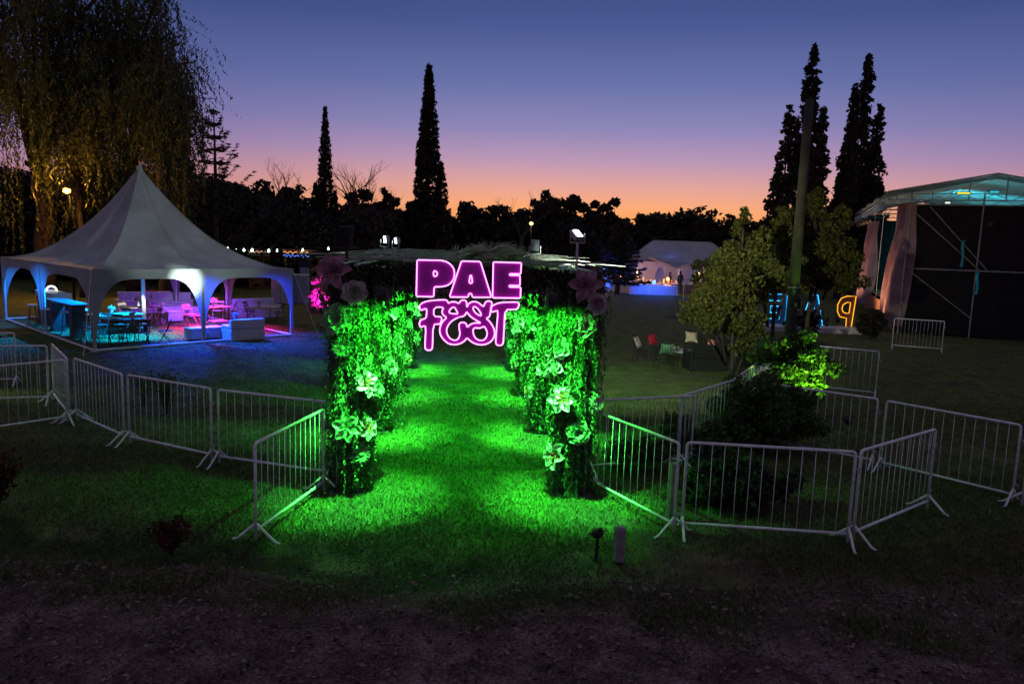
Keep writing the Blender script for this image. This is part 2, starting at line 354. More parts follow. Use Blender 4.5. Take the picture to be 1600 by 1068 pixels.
# grass blades: one object of stuff, thinner with distance
M['grass'] = leafmat('grass_blade', (0.03, 0.045, 0.012), (0.14, 0.165, 0.055), 0.3, 0.8)
def grass():
    rng = np.random.default_rng(3)
    pts = []
    for (y0, y1, x0, x1, n) in [(6.2, 9, -8, 8.5, 100000), (9, 12, -10, 10, 100000), (12, 18, -14, 15, 110000), (18, 30, -22, 24, 90000)]:
        x = rng.uniform(x0, x1, n); y = rng.uniform(y0, y1, n) + rng.normal(0, .12, n)
        k = np.sin(x * 1.3 + 2 * np.sin(y * 0.9)) + np.sin(y * 1.7 + 1.5 * np.sin(x * 0.8)) + np.sin(x * 4.1 + y * 3.3) * 0.5
        keep = (k + rng.normal(size=n) * 0.9) > (-1.3 + np.clip((8.9 - y) * 1.5, -.6, 3.2))
        f = y + .16 * x - 7.55; keep &= ~((f > -1.0) & (f < .3) & (x < .8) & (rng.random(n) < .6)); keep &= ~((np.hypot((x - 1.7) / 1.2, (y - 8.0) / .55) < 1) & (rng.random(n) < .6))
        x = x[keep]; y = y[keep]
        z = np.array([gz(a, c) for a, c in zip(x, y)]) + 0.02 if y0 < 9 else np.full(len(x), 0.02)
        pts.append(np.stack([x, y, z], 1))
    P = np.concatenate(pts)
    D = np.tile(np.array([0, 0, 1.0]), (len(P), 1))
    o = leafcards('grass', P, 0.055, 0.011, M['grass'], None, D, 0.75, 5)
    tag(o, 'short patchy grass covering the lawn', 'grass', kind='stuff')
grass()
def litter():
    rng = np.random.default_rng(12); n = 9000
    x = rng.uniform(-8, 8.5, n); y = rng.uniform(4.6, 7.6, n); P = np.stack([x, y, np.full(n, .04) + rng.uniform(0, .012, n)], 1)
    D = np.stack([rng.normal(size=n), rng.normal(size=n), rng.normal(0, .15, n)], 1)
    o = leafcards('fallen_leaves', P, .05, .028, leafmat('dead_leaf', (.03, .022, .02), (.22, .16, .13), .1), None, D, .25, 9); tag(o, 'scattered dead leaves and grit on the dirt track', 'leaf litter', kind='stuff')
    # ragged tufts creeping over the edge of the track
    n = 26000; x = rng.uniform(-8.5, 9, n); y = 6.95 + rng.normal(0, .28, n) + .12 * np.sin(x * 2.9) + .1 * np.sin(x * 7.7) - .05 * x
    k = (np.sin(x * 3.3 + 2 * np.sin(y * 3)) + rng.normal(size=n) * .6) > -.1; P = np.stack([x[k], y[k], np.full(k.sum(), .045)], 1)
    o = leafcards('edge_grass', P, .07, .011, M['grass'], None, np.tile([0, 0, 1.], (len(P), 1)), .8, 10); tag(o, 'ragged grass creeping over the edge of the dirt track', 'grass', kind='stuff')
litter()

# ================================================================== GARLANDED TUNNEL
AX = V(-0.0753, 0.9972, 0); PX = V(0.9972, 0.0753, 0)
L0 = V(-2.27, 10.3, 0); R0 = V(0.97, 10.53, 0); SP = 3.42; TH = 3.2
tun_rz = math.atan2(PX.y, PX.x)
tunnel = empty('garlanded_tunnel', (0, 0, 0), 0, 'tunnel of four metal arches wrapped in hanging greenery and giant flowers over the lit path', 'tunnel')

def flower_mesh(kind, seed):
    r = random.Random(seed); b = MB()
    def petal(a, ln, wd, lift, curl, mi, twist=0.0, wide=False):
        b.mi = mi
        def fn(u, v):
            w = wd * math.sin(math.pi * (0.06 + 0.93 * u) ** (1.15 if wide else .9)) ** .7 * (v - 0.5); lw = (v - .5) ** 2
            rr = ln * u; z = lift * ln * u - curl * ln * u ** 2.4 + 1.1 * lw * wd + .012 * math.sin(u * 9 + v * 7 + a * 3)
            x = rr; y = w
            return (x * math.cos(a) - y * math.sin(a), x * math.sin(a) + y * math.cos(a), z + twist * y)
        b.grid(fn, 10, 6)
    if kind == 'lily':
        for i in range(6): petal(i * math.pi / 3 + r.uniform(-.12, .12), r.uniform(.17, .21), .13, 0.6, r.uniform(.35, .6), 0, r.uniform(-.2, .2))
        for i in range(6): petal(i * math.pi / 3 + r.uniform(-.1, .1), .1, .05, 0.75, .35, 1)
        b.mi = 1
        for i in range(5):
            a = i * 1.256; b.tube([(0, 0, 0), (.03 * math.cos(a), .03 * math.sin(a), .07), (.05 * math.cos(a), .05 * math.sin(a), .12)], .005, 5)
    elif kind == 'daisy':
        for j, (n, ln) in enumerate(((14, .13), (12, .1))):
            for i in range(n): petal(i * 2 * math.pi / n + j * .2, ln * r.uniform(.9, 1.1), .05, 0.25 + .3 * j, .2, 0)
        b.mi = 1; b.lathe([(0.001, .0), (.035, .0), (.035, .03), (.02, .045), (.001, .048)], 10)
    elif kind == 'rose':
        for j, (n, ln, lf) in enumerate(((7, .17, .3), (6, .12, .75), (5, .07, 1.3))):
            for i in range(n): petal(i * 2 * math.pi / n + j * .5, ln * r.uniform(.9, 1.1), .15 - .02 * j, lf, .3, 0 if j < 2 else 1, 0, True)
    return b
fl_cache = {}
def flower(kind, seed, mats, parent, pos, normal, s=1.0):
    key = (kind, seed % 3, mats)
    if key not in fl_cache:
        o = flower_mesh(kind, seed).build('flower', [M[mats[0]], M[mats[1]]], parent, smooth=True); fl_cache[key] = o
    else:
        o = fl_cache[key].copy(); COL.objects.link(o); o.parent = parent
    o.location = pos; o.rotation_mode = 'QUATERNION'
    q = Vector(normal).to_track_quat('Z', 'Y'); o.rotation_quaternion = q @ Matrix.Rotation(seed * 1.7, 3, 'Z').to_quaternion()
    o.scale = (s, s, s)
    return o

def column(base, side, idx):
    """side -1 left / +1 right; leaves hang mostly towards the path"""
    rng = np.random.default_rng(100 + idx * 2 + (side > 0)); r = random.Random(idx * 2 + (side > 0))
    inner = -side * PX
    cb = MB()
    for sx in (-.14, .14):
        for sy in (-.14, .14):
            p = base + PX * sx + AX * sy; cb.tube([p, p + V(0, 0, TH)], .024, 8)
    for k in range(11):
        z = .1 + k * .3
        for (a, c) in (((-.14, -.14), (.14, -.14)), ((.14, -.14), (.14, .14)), ((.14, .14), (-.14, .14)), ((-.14, .14), (-.14, -.14))):
            s, e = (a, c) if k % 2 else (c, a)
            cb.tube([base + PX * s[0] + AX * s[1] + V(0, 0, z), base + PX * e[0] + AX * e[1] + V(0, 0, min(TH, z + .3))], .01, 5)
    cb.box(base + V(0, 0, .012), (.5, .5, .024), tun_rz)
    col = cb.build('column', M['galv'], tunnel)
    # mossy netting wrapped round the truss
    nb = MB()
    def net(u, v):
        a = u * 2 * math.pi; z = v * (TH - .05) + .02
        rr = .21 + .045 * math.sin(3 * a + idx) + .04 * math.sin(9 * z + 2 * a + idx * 2) + .03 * math.sin(23 * z + 5 * a) + .10 * max(0, v - .5) + .04 * max(0, .12 - v) * 8
        return tuple(base + PX * (rr * math.cos(a)) + AX * (rr * math.sin(a)) + V(0, 0, z))
    nb.grid(net, 30, 60); nb.build('moss_netting', M['core'], col, smooth=True)
    # dry fibres on it
    n = 5200 if idx < 2 else 2500
    a = rng.uniform(0, 2 * np.pi, n); z = rng.uniform(0.02, TH, n); rr = .22 + .1 * np.clip(z / TH - .5, 0, 1) + rng.exponential(.035, n)
    P = np.stack([base.x + PX.x * rr * np.cos(a) + AX.x * rr * np.sin(a), base.y + PX.y * rr * np.cos(a) + AX.y * rr * np.sin(a), z], 1)
    D = np.stack([np.cos(a) * .3, np.sin(a) * .3, -np.ones(n)], 1)
    leafcards('moss_fibre', P, .09, .014, M['moss'], col, D, .5, 7 + idx)
    # hanging ivy strands
    ns = 200 if idx < 2 else 110
    pts = []; dirs = []
    for s in range(ns):
        an = math.atan2(-0.55, 1.0) if r.random() < .62 else r.uniform(0, 2 * math.pi)
        an += r.gauss(0, .75)
        d = inner * math.cos(an) + AX * math.sin(an)
        z0 = r.uniform(1.5, TH) if r.random() < .78 else r.uniform(.5, 1.8)
        ln = r.uniform(.4, 1.5) if r.random() < .75 else r.uniform(1.2, 2.2)
        ln = min(ln, z0 - .12)
        r0 = .22 + .12 * max(0, z0 / TH - .5); out = r.uniform(.03, .15)
        if r.random() < .08: out += r.uniform(.1, .2)
        k = int(ln / .017)
        for j in range(k):
            t = j / k
            rad = r0 + out * math.sin(min(1, t * 2.2) * math.pi / 2)
            p = base + d * (rad + r.gauss(0, .012)) + PX * r.gauss(0, .014) + V(0, 0, z0 - ln * t + .06 * math.sin(t * 3) + r.gauss(0, .01))
            pts.append(p[:]); e = d * r.gauss(0, .5) + AX * r.gauss(0, .5) + V(0, 0, -.9); dirs.append(e[:])
    for s in range(70 if idx < 2 else 40):
        q = r.uniform(.2, .62); z0 = TH - r.uniform(.05, .45); ln = r.uniform(.2, 1.5) * (1.0 - q); p0 = base + inner * q - AX * r.uniform(.05, .32) if r.random() < .8 else base - inner * r.uniform(.2, .42) - AX * r.uniform(-.2, .3)
        for j in range(int(ln / .017)):
            t = j * .017; p = p0 + PX * (r.gauss(0, .013) + .03 * math.sin(t * 3 + s)) + AX * r.gauss(0, .013) + V(0, 0, z0 - t); pts.append(p[:]); dirs.append((r.gauss(0, .5), r.gauss(0, .5), -.9))
    leafcards('ivy', np.array(pts), .042, .02, M['ivy'], col, np.array(dirs), .5, 11 + idx, fold=.15)
    return col, inner

cols = []
for i in range(4):
    for side, B0 in ((-1, L0), (1, R0)):
        base = B0 + AX * (SP * i)
        c, inner = column(base, side, i); cols.append((c, base, inner, side, i))
# flowers on the columns (height, angle from the inner face towards the camera, kind)
fl = {(-1, 0): [(3.14, 1.9, 'lily', ('petal_pink', 'petal_pink'), 1.35), (2.86, 1.3, 'rose', ('petal_white', 'petal_green'), 1.1), (2.5, 1.8, 'rose', ('petal_green', 'petal_green'), 1.3), (2.1, 1.7, 'daisy', ('petal_green', 'petal_green'), 1.2), (1.62, .85, 'lily', ('petal_white', 'petal_orange'), 1.05), (1.5, .35, 'rose', ('petal_green', 'petal_green'), 1.1), (1.02, 1.5, 'lily', ('petal_green', 'petal_green'), 1.1), (.98, .75, 'lily', ('petal_white', 'petal_orange'), .95), (.62, 1.0, 'daisy', ('petal_green', 'petal_green'), 1.25)],
      (1, 0): [(3.05, 1.5, 'lily', ('petal_pink', 'petal_pink'), 1.25), (2.8, 1.9, 'rose', ('petal_white', 'petal_pink'), 1.0), (2.5, 1.6, 'rose', ('petal_pink', 'petal_pink'), 1.0), (2.15, .7, 'rose', ('petal_white', 'petal_green'), 1.0), (1.9, .5, 'rose', ('petal_white', 'petal_green'), .9), (1.45, .9, 'lily', ('petal_white', 'petal_orange'), 1.15), (1.4, 2.2, 'daisy', ('petal_white', 'petal_pink'), 1.1), (.98, 1.5, 'rose', ('petal_green', 'petal_green'), 1.1), (.6, .6, 'lily', ('petal_white', 'petal_orange'), 1.15)]}
for (c, base, inner, side, i) in cols:
    lst = fl.get((side, i))
    if lst is None:
        rr = random.Random(50 + i * 2 + side)
        lst = [(rr.uniform(.7, 2.9), rr.uniform(-.2, 1.7), rr.choice(['rose', 'daisy', 'lily']), rr.choice([('petal_white', 'petal_green'), ('petal_green', 'petal_green'), ('petal_white', 'petal_orange')]), rr.uniform(.8, 1.1)) for _ in range(8)]
    for k, (z, a, kind, ms, s) in enumerate(lst):
        d = inner * math.cos(a) - AX * math.sin(a)
        flower(kind, k + i * 7, ms, c, base + d * (.36 + .06 * (z > 2.3)) + V(0, 0, z), d + V(0, 0, .25), s)

# crossbeams with their dark leaf drapery, and the long beams
rng = np.random.default_rng(5)
for i in range(4):
    a = L0 + AX * (SP * i); c = R0 + AX * (SP * i); b = MB()
    for dz in (0, -.28):
        for dy in (-.14, .14):
            b.tube([a + AX * dy + V(0, 0, TH + dz), c + AX * dy + V(0, 0, TH + dz)], .024, 8)
    for k in range(12):
        p = a.lerp(c, k / 12); q = a.lerp(c, (k + 1) / 12)
        for dy in (-.14, .14): b.tube([p + AX * dy + V(0, 0, TH - .28 * (k % 2)), q + AX * dy + V(0, 0, TH - .28 * ((k + 1) % 2))], .01, 5)
    beam = b.build('crossbeam', M['galv'], tunnel)
    n = 5200 if i == 0 else 2600
    t = rng.uniform(0, 1, n); edge = np.abs(t - .5) * 2
    drop = rng.exponential(.13 + .22 * edge ** 3, n); drop = np.minimum(drop, .35 + .5 * edge ** 2)
    P = np.stack([a.x + (c.x - a.x) * t, a.y + (c.y - a.y) * t - .16 + rng.normal(0, .07, n), TH + .02 - drop], 1)
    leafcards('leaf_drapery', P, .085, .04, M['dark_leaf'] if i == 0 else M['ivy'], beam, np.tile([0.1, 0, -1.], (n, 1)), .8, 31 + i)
for B0 in (L0, R0):
    b = MB()
    for dx in (-.12, .12): b.tube([B0 + PX * dx + V(0, 0, TH + .03) - AX * .3, B0 + PX * dx + V(0, 0, TH + .03) + AX * (SP * 3 + .3)], .022, 8)
    b.build('long_beam', M['galv'], tunnel)
# loose reed roof
b = MB(); r = random.Random(4)
for k in range(150):
    s = r.uniform(0, SP * 3); u = r.uniform(-.1, 1.1); ln = r.uniform(.7, 1.9); an = r.gauss(0.5, .5)
    p = L0.lerp(R0, u) + AX * s + V(0, 0, TH + .06 + r.uniform(0, .05))
    d = PX * math.cos(an) + AX * math.sin(an)
    b.tube([p - d * ln / 2, p + V(0, 0, r.uniform(.01, .05)), p + d * ln / 2 + V(0, 0, r.uniform(-.04, .05))], r.uniform(.006, .014), 4)
b.build('reed_roof', M['reed'], tunnel)
# palm fronds lying on the roof
def frond(p, d, ln, seed, lift=.15):
    r = random.Random(seed); b = MB(); d = d.normalized(); sd = V(-d.y, d.x, 0)
    spine = [p + d * (ln * t) + V(0, 0, lift * math.sin(t * math.pi) * ln) for t in [j / 10 for j in range(11)]]
    b.tube(spine, [.012 - .0008 * j for j in range(11)], 5)
    for j in range(44):
        t = .12 + .86 * j / 44; k = t * 10; i0 = int(k); q = spine[i0].lerp(spine[min(10, i0 + 1)], k - i0)
        for s in (-1, 1):
            l = .34 * math.sin(math.pi * (.15 + .8 * t)) * r.uniform(.8, 1.1)
            e = q + sd * (s * l * .75) + d * (l * .6) + V(0, 0, r.uniform(.02, .5) * l)
            w = V(0, 0, .009) + d * .008
            b.add([q - w, q + w, q.lerp(e, .6) + w * 1.1, e, q.lerp(e, .6) - w * 1.1], [(0, 1, 2, 3, 4)])
    return b.build('palm_frond', M['palm'], tunnel)
fc = at(745, 392, 11.6)
for k, (px, py, dx, dy, ln) in enumerate([(738, 391, .5, .25, .9), (752, 391, .25, .1, .7), (768, 393, .7, -.1, .7), (735, 393, 1, .5, .8), (700, 397, 1, .2, .8), (790, 397, -1, .5, .75), (745, 394, .6, 1, .7), (690, 400, .9, .6, .6)]):
    p = at(px, py, 11.2); p.z = TH + .08
    frond(p, PX * dx + AX * dy, ln * .85, k, .26)

# green par lamps under the crossbeams
def par_can(name, loc, target, emi, scale=1.0, label=None, cat='spotlight', group=None):
    o = empty(name, loc, 0, label, cat, group)
    q = (Vector(target) - Vector(loc)).to_track_quat('-Z', 'Y')
    b = MB(); b.lathe([(.03, .14), (.07, .12), (.085, .05), (.095, -.04), (.088, -.04), (.08, .03), (.02, .05)], 18, cap=False)
    h = b.build('housing', M['blackmetal'], o, smooth=True); h.rotation_mode = 'QUATERNION'; h.rotation_quaternion = q; h.scale = [scale] * 3
    b = MB(); b.lathe([(.001, -.02), (.08, -.02), (.08, -.012), (.001, -.012)], 18)
    l = b.build('lens', M[emi], o); l.rotation_mode = 'QUATERNION'; l.rotation_quaternion = q; l.scale = [scale] * 3
    b = MB(); b.tube([(-.11, 0, 0), (-.12, 0, .12), (0, 0, .19), (.12, 0, .12), (.11, 0, 0)], .009, 6)
    y = b.build('bracket', M['blackmetal'], o); y.scale = [scale] * 3
    return o
for (c, base, inner, side, i) in cols:
    loc = base + inner * .52 - AX * .72 + V(0, 0, 2.84)
    tgt = base + inner * .56 - AX * .6
    sd = 'left' if side < 0 else 'right'
    ordn = ['nearest', 'second', 'third', 'farthest'][i]
    o = par_can('par_lamp', loc, tgt, 'lamp_green', 1.0, 'small black lamp shining green from under the %s arch on the %s of the path' % (ordn, sd), 'spotlight', 'green lamps hung in the tunnel')
    pw = 1.0 if i < 2 else .8
    lamp('green_beam', 'SPOT', loc - V(0, 0, .1), base + inner * .2 - AX * .36 + V(0, 0, .3), (0.06, 1.0, 0.1), 3500 * pw, o, .04, 58, 1.0)
    lamp('green_spill', 'SPOT', loc - V(0, 0, .1), base + V(0, 0, 1.5), (0.03, 1.0, 0.05), 370, o, .05, 112, .8)
    lamp('green_fill', 'SPOT', loc - V(0, 0, .1), base + inner * .95 - AX * (.75 if i == 0 else 1.0), (0.002, 1.0, 0.015), 240 if i == 0 else 380, o, .05, 98 if i == 0 else 110, 1.0)

# ------------------------------------------------------------------ neon sign
SY0 = L0 - AX * .38   # plane of the sign, just in front of the first crossbeam
def on_plane(px, py, off=0.0):
    d = ray(px, py); n = AX; p0 = SY0 - AX * off
    t = (p0 - V(0, 0, CAM_H)).dot(n) / d.dot(n)
    return V(0, 0, CAM_H) + d * t
sgn_o = on_plane(732, 405)
sign = empty('neon_sign', sgn_o, tun_rz, 'magenta neon sign reading PAE FEST hung across the front of the tunnel', 'neon sign')
def to_local(p): 
    d = p - sgn_o; return (d.dot(PX), d.z)
def zz(pts, sc, ox, oy): return [to_local(on_plane(x / sc + ox, y / sc + oy)) for x, y in pts]
Z1 = lambda p: zz(p, 8.42, 640, 395)
ZL = lambda p: zz(p, 11.24, 640, 460)
RR = lambda p: [(x + 899, y) for x, y in p]
def chaikin(p, n=2):
    for _ in range(n):
        q = []
        for i in range(len(p)):
            a = p[i]; c = p[(i + 1) % len(p)]
            q += [(a[0] * .75 + c[0] * .25, a[1] * .75 + c[1] * .25), (a[0] * .25 + c[0] * .75, a[1] * .25 + c[1] * .75)]
        p = q
    return p
def crisp(p, k=.012):
    """keep corners nearly sharp: add two points close to each corner"""
    out = []
    for i in range(len(p)):
        a = Vector((*p[i - 1], 0)); q = Vector((*p[i], 0)); c = Vector((*p[(i + 1) % len(p)], 0))
        for e in (a, c):
            d = e - q; l = d.length; t = q + d * min(.45, k / max(l, 1e-6)); out.append((t.x, t.y))
    return out
def letter(name, outer, holes, parent, face, neon, th=.02, tr=.0085, standoff=.03, origin=None):
    cu = bpy.data.curves.new(name, 'CURVE'); cu.dimensions = '2D'; cu.fill_mode = 'BOTH'; cu.extrude = th / 2
    for lp in [outer] + holes:
        s = cu.splines.new('POLY'); s.points.add(len(lp) - 1); s.use_cyclic_u = True
        for i, (x, y) in enumerate(lp): s.points[i].co = (x, y, 0, 1)
    tmp = bpy.data.objects.new('tmp', cu); COL.objects.link(tmp)
    dg = bpy.context.evaluated_depsgraph_get(); me = bpy.data.meshes.new_from_object(tmp.evaluated_get(dg))
    bpy.data.objects.remove(tmp); bpy.data.curves.remove(cu)
    me.transform(Matrix.Rotation(math.pi / 2, 4, 'X')); me.materials.clear(); me.materials.append(face); me.name = name
    o = bpy.data.objects.new(name, me); COL.objects.link(o); o.parent = parent
    b = MB()
    for lp in [outer] + holes: b.tube([(x, -standoff, y) for x, y in lp], tr, 7, closed=True)
    b.build('neon_tube', neon, o, smooth=True)
    return o
P_o = crisp(Z1([(100, 92), (410, 98), (480, 112), (540, 150), (582, 205), (592, 270), (580, 340), (545, 395), (490, 430), (420, 443), (325, 445), (318, 575), (90, 570)]))
P_h = chaikin(Z1([(316, 235), (345, 238), (364, 262), (364, 285), (345, 308), (316, 306)]), 1)
A_o = crisp(Z1([(682, 107), (930, 114), (1076, 582), (825, 582), (818, 540), (800, 530), (785, 532), (776, 545), (772, 580), (524, 577)]))
A_h = chaikin(Z1([(805, 262), (828, 385), (812, 396), (795, 396), (782, 380)]), 1)
E_o = crisp(Z1([(1100, 120), (1468, 130), (1460, 276), (1312, 274), (1312, 293), (1450, 296), (1450, 428), (1308, 426), (1308, 446), (1460, 450), (1455, 592), (1090, 588)]), .008)
letter('letter_p', P_o, [P_h], sign, M['acrylic'], M['neon_pink'])
letter('letter_a', A_o, [A_h], sign, M['acrylic'], M['neon_pink'])
letter('letter_e', E_o, [], sign, M['acrylic'], M['neon_pink'])
F_o = [(190, 170), (240, 135), (330, 108), (480, 93), (640, 88), (668, 112), (680, 152), (720, 130), (775, 122), (825, 132), (865, 155), (882, 125), (910, 98), (945, 93), (980, 98), (1003, 130), (1004, 190), (1008, 225)] + \
      RR([(118, 190), (150, 145), (200, 122), (260, 120), (320, 145), (370, 190), (405, 205), (415, 160), (440, 120), (490, 107), (535, 120), (548, 160), (530, 220), (515, 350), (490, 398), (440, 412), (500, 460), (550, 530), (585, 600), (597, 680), (580, 750), (530, 820), (460, 860), (380, 878), (300, 872), (220, 845), (150, 795), (108, 752)]) + \
      [(975, 800), (920, 840), (850, 868), (770, 875), (690, 860), (620, 810), (560, 740), (530, 660), (530, 590), (555, 510), (600, 445), (655, 400), (592, 360), (568, 310), (575, 270), (602, 220), (430, 218), (422, 382), (548, 382), (566, 410), (562, 450), (545, 500), (520, 515), (413, 517), (405, 925), (385, 962), (340, 976), (290, 962), (268, 920), (290, 548), (240, 550), (205, 570), (175, 540), (175, 480), (210, 432), (292, 415), (302, 300), (300, 243), (255, 250), (210, 275), (180, 250), (172, 210)]
H1 = [(775, 207), (815, 260), (852, 338), (800, 333), (720, 330), (690, 302), (712, 258)]
H2 = [(868, 390), (930, 384), (980, 355), (1000, 292), (1025, 335), (1090, 400), (1180, 455), (1260, 500), (1190, 492), (1120, 497), (1060, 522), (1010, 578), (1000, 520), (975, 490), (930, 480), (882, 495), (866, 530), (872, 600), (885, 680), (872, 740), (840, 785), (790, 800), (730, 780), (680, 730), (650, 660), (650, 600), (680, 530), (740, 460), (800, 425)]
H3 = RR([(402, 552), (432, 585), (458, 640), (462, 700), (440, 760), (400, 795), (340, 802), (280, 780), (235, 730), (215, 660), (217, 605), (245, 577), (320, 587), (370, 575)])
H4 = RR([(215, 220), (245, 208), (290, 235), (332, 290), (368, 372), (310, 357), (250, 310), (218, 262)])
T_o = RR([(545, 195), (575, 185), (620, 158), (700, 137), (850, 130), (990, 128), (1018, 150), (1012, 215), (985, 250), (930, 260), (775, 262), (762, 500), (745, 830), (728, 875), (680, 893), (630, 880), (608, 840), (625, 600), (655, 272), (600, 290), (555, 305), (530, 285), (532, 230)])
cf = lambda p: chaikin(ZL(p), 1)
letter('script_letters_fes', cf(F_o), [cf(H1), cf(H2), cf(H3), cf(H4)], sign, M['acrylic'], M['neon_pink'])
letter('script_letter_t', cf(T_o), [], sign, M['acrylic'], M['neon_pink'])
b = MB()
for x in (-.55, .0, .55): b.tube([(x, .012, .0), (x, .03, .06)], .004, 5)
b.box((0, .025, -.45), (1.44, .012, .03)); b.box((0, .025, -.08), (1.44, .012, .03)); b.box((-.02, .025, -.82), (1.2, .012, .03))
b.build('hanging_bracket', M['blackmetal'], sign)

# ------------------------------------------------------------------ flood lamps standing on the arch
def flood(px, py, Y, aim, power, label, s=1.0, color=(.85, 1, 1), cone=70, on=True, blend=.5, face=None, hm='galv'):
    p = at(px, py, Y)
    o = empty('flood_lamp', p, 0, label, 'flood lamp', None)
    q = Vector(face or (0, -1, -.2)).to_track_quat('-Z', 'Y')
    b = MB(); b.box((0, 0, .03), (.2 * s, .26 * s, .05), bev=.01)
    for k in range(6): b.box(((-.08 + k * .032) * s, 0, .065), (.006, .22 * s, .03))
    h = b.build('housing', M[hm], o); h.rotation_mode = 'QUATERNION'; h.rotation_quaternion = q
    b = MB(); b.box((0, 0, -.002), (.1 * s, .2 * s, .008)); l = b.build('lens', M['lamp_white'] if on else M['glass'], o); l.rotation_mode = 'QUATERNION'; l.rotation_quaternion = q
    b = MB(); dz = TH + .05 - p.z
    b.tube([(-.13 * s, 0, 0), (-.13 * s, 0, -.14), (.13 * s, 0, -.14), (.13 * s, 0, 0)], .011, 6); b.tube([(0, 0, -.14), (0, 0, dz)], .02, 7)
    b.build('stand', M[hm], o)
    if power: lamp('flood_beam', 'SPOT', p + (Vector(aim) - p).normalized() * .2, aim, color, power, o, .06, cone, blend)
    return o
flood(601, 374, 14.2, (-12.5, 26.5, 4.2), 1900, 'left one of two small white floodlights standing on the tunnel roof', .6, cone=30, color=(.8, 1, .86), face=(-.75, -.6, -.1))
flood(618, 376, 14.6, at(287, 441, 23.7), 36000, 'right one of two small white floodlights standing on the tunnel roof', .5, color=(.85, 1, .95), cone=6.4, blend=1.0, face=(-.7, -.6, -.15))
flood(903, 364, 11.0, (9.5, 27, 5.8), 3300, 'large white floodlight on a bracket over the right front column', .8, color=(1, .88, .42), cone=46, blend=.9, face=(.25, -.45, .85))
_fl = [o for o in COL.objects if o.get('label', '').startswith('large white floodlight')][0]
lamp('lawn_beam', 'SPOT', Vector(_fl.location) + V(.1, .15, 0), (6.5, 30, 0), (.8, 1, .75), 3800, _fl, .06, 62, 1.0)
flood(836, 384, 13.8, None, 0, 'unlit grey floodlight standing upright on the tunnel roof', .8, on=False)
flood(542, 372, 10.5, None, 0, 'large dark lamp housing above the left front column', 1.25, on=False, face=(.3, .5, -.1), hm='blackmetal')

# ================================================================== BARRIERS
def barrier_proto(L=2.0):
    o = empty('crowd_barrier', (0, 0, 0))
    b = MB(); z0, z1 = .15, 1.2
    b.tube([(.05, 0, z0), (0, 0, z0 + .0), (0, 0, z0)], .02, 8)
    b.tube([(0, 0, .04), (0, 0, z1 - .04), (.012, 0, z1 - .012), (.04, 0, z1), (L - .04, 0, z1), (L - .012, 0, z1 - .012), (L, 0, z1 - .04), (L, 0, .04)], .0195, 9)
    b.tube([(0, 0, z0), (L, 0, z0)], .0185, 9)
    b.build('frame', M['rail'], o, smooth=True)
    b = MB(); n = 12; r = random.Random(9)
    for k in range(1, n + 1):
        x = L * k / (n + 1) + r.uniform(-.004, .004); b.tube([(x, 0, z0), (x + r.uniform(-.006, .006), 0, .7), (x, 0, z1)], .0046, 6)
    b.build('infill_bars', M['rail'], o, smooth=True)
    for x in (0.0, L):
        b = MB(); b.tube([(x, -.3, .012), (x, -.24, .03), (x, 0, .24)], .017, 7); b.tube([(x, .3, .012), (x, .24, .03), (x, 0, .24)], .017, 7)
        b.build('foot', M['rail'], o, smooth=True)
    b = MB()
    for z in (.3, .98): b.box((L + .035, 0, z), (.06, .03, .012)); b.tube([(L + .06, 0, z - .05), (L + .06, 0, z + .02)], .009, 6)
    b.build('hook', M['galv'], o)
    return o
proto_b = barrier_proto(); used_b = [False]
def barrier(p, q, label, group='steel crowd barriers'):
    o = proto_b if not used_b[0] else copy_tree(proto_b); used_b[0] = True
    d = Vector(q) - Vector(p); o.location = (p[0], p[1], 0); o.rotation_euler = (0, 0, math.atan2(d.y, d.x))
    o.scale = (d.to_2d().length / 2.0, 1, 1)
    tag(o, label, 'barrier', group)
def B2(p, q, z=.15): a = G(*p, z); c = G(*q, z); a.z = 0; c.z = 0; return a, c
a, c = B2((400, 828), (506, 752)); barrier(a, c, 'barrier with splayed feet running from the grass to the left front column')
barrier((-9.45, 14.9, 0), (-11.35, 14.25, 0), 'barrier at the far left edge, standing behind another barrier')
barrier((-8.15, 13.36, 0), (-9.4, 11.75, 0), 'nearest barrier at the far left edge beside the patch of lit grass')
barrier((-9.5, 15.15, 0), (-8.2, 13.5, 0), 'barrier seen end on at the bend left of the tunnel')
barrier((-8.1, 13.55, 0), (-6.5, 12.2, 0), 'second barrier right of the bend in the left fence line')
barrier((-6.38, 12.15, 0), (-4.65, 11.3, 0), 'barrier in the middle of the left fence line with a weed behind it')
barrier((-4.5, 11.22, 0), (-2.62, 10.62, 0), 'barrier joining the left fence line to the left front column')
barrier((1.3, 11.4, 0), (3.05, 12.05, 0), 'green lit barrier starting behind the right front column')
a = G(1066, 618, 1.2); c = G(1145, 594, 1.2); d = G(1207, 549, 1.2); e = G(1240, 540, 1.2)
for w in (a, c, d, e): w.z = 0
barrier(a, c, 'barrier curving away behind the dark bush')
dd = (d - c); L_ = dd.length; k_ = max(1, round(L_ / 2.05))
for i in range(k_):
    barrier(c + dd * (i / k_), c + dd * ((i + .97) / k_), ['first', 'second', 'third', 'fourth', 'fifth', 'sixth'][i] + ' barrier beyond the dark bush on the line leading to the utility pole')
a, c = B2((915, 745), (1053, 818)); barrier(a, c, 'barrier slanting from the right front column to the wooden post')
barrier((2.24, 9.06, 0), (4.27, 8.88, 0), 'broad front barrier of the enclosure facing the camera')
barrier((4.37, 8.95, 0), (6.02, 10.25, 0), 'barrier slanting back from the front right corner of the enclosure')
a = G(1372, 623, 1.2); c = G(1207, 600, 1.2); a.z = c.z = 0; barrier(c, a, 'pale lit barrier behind the dark bush')
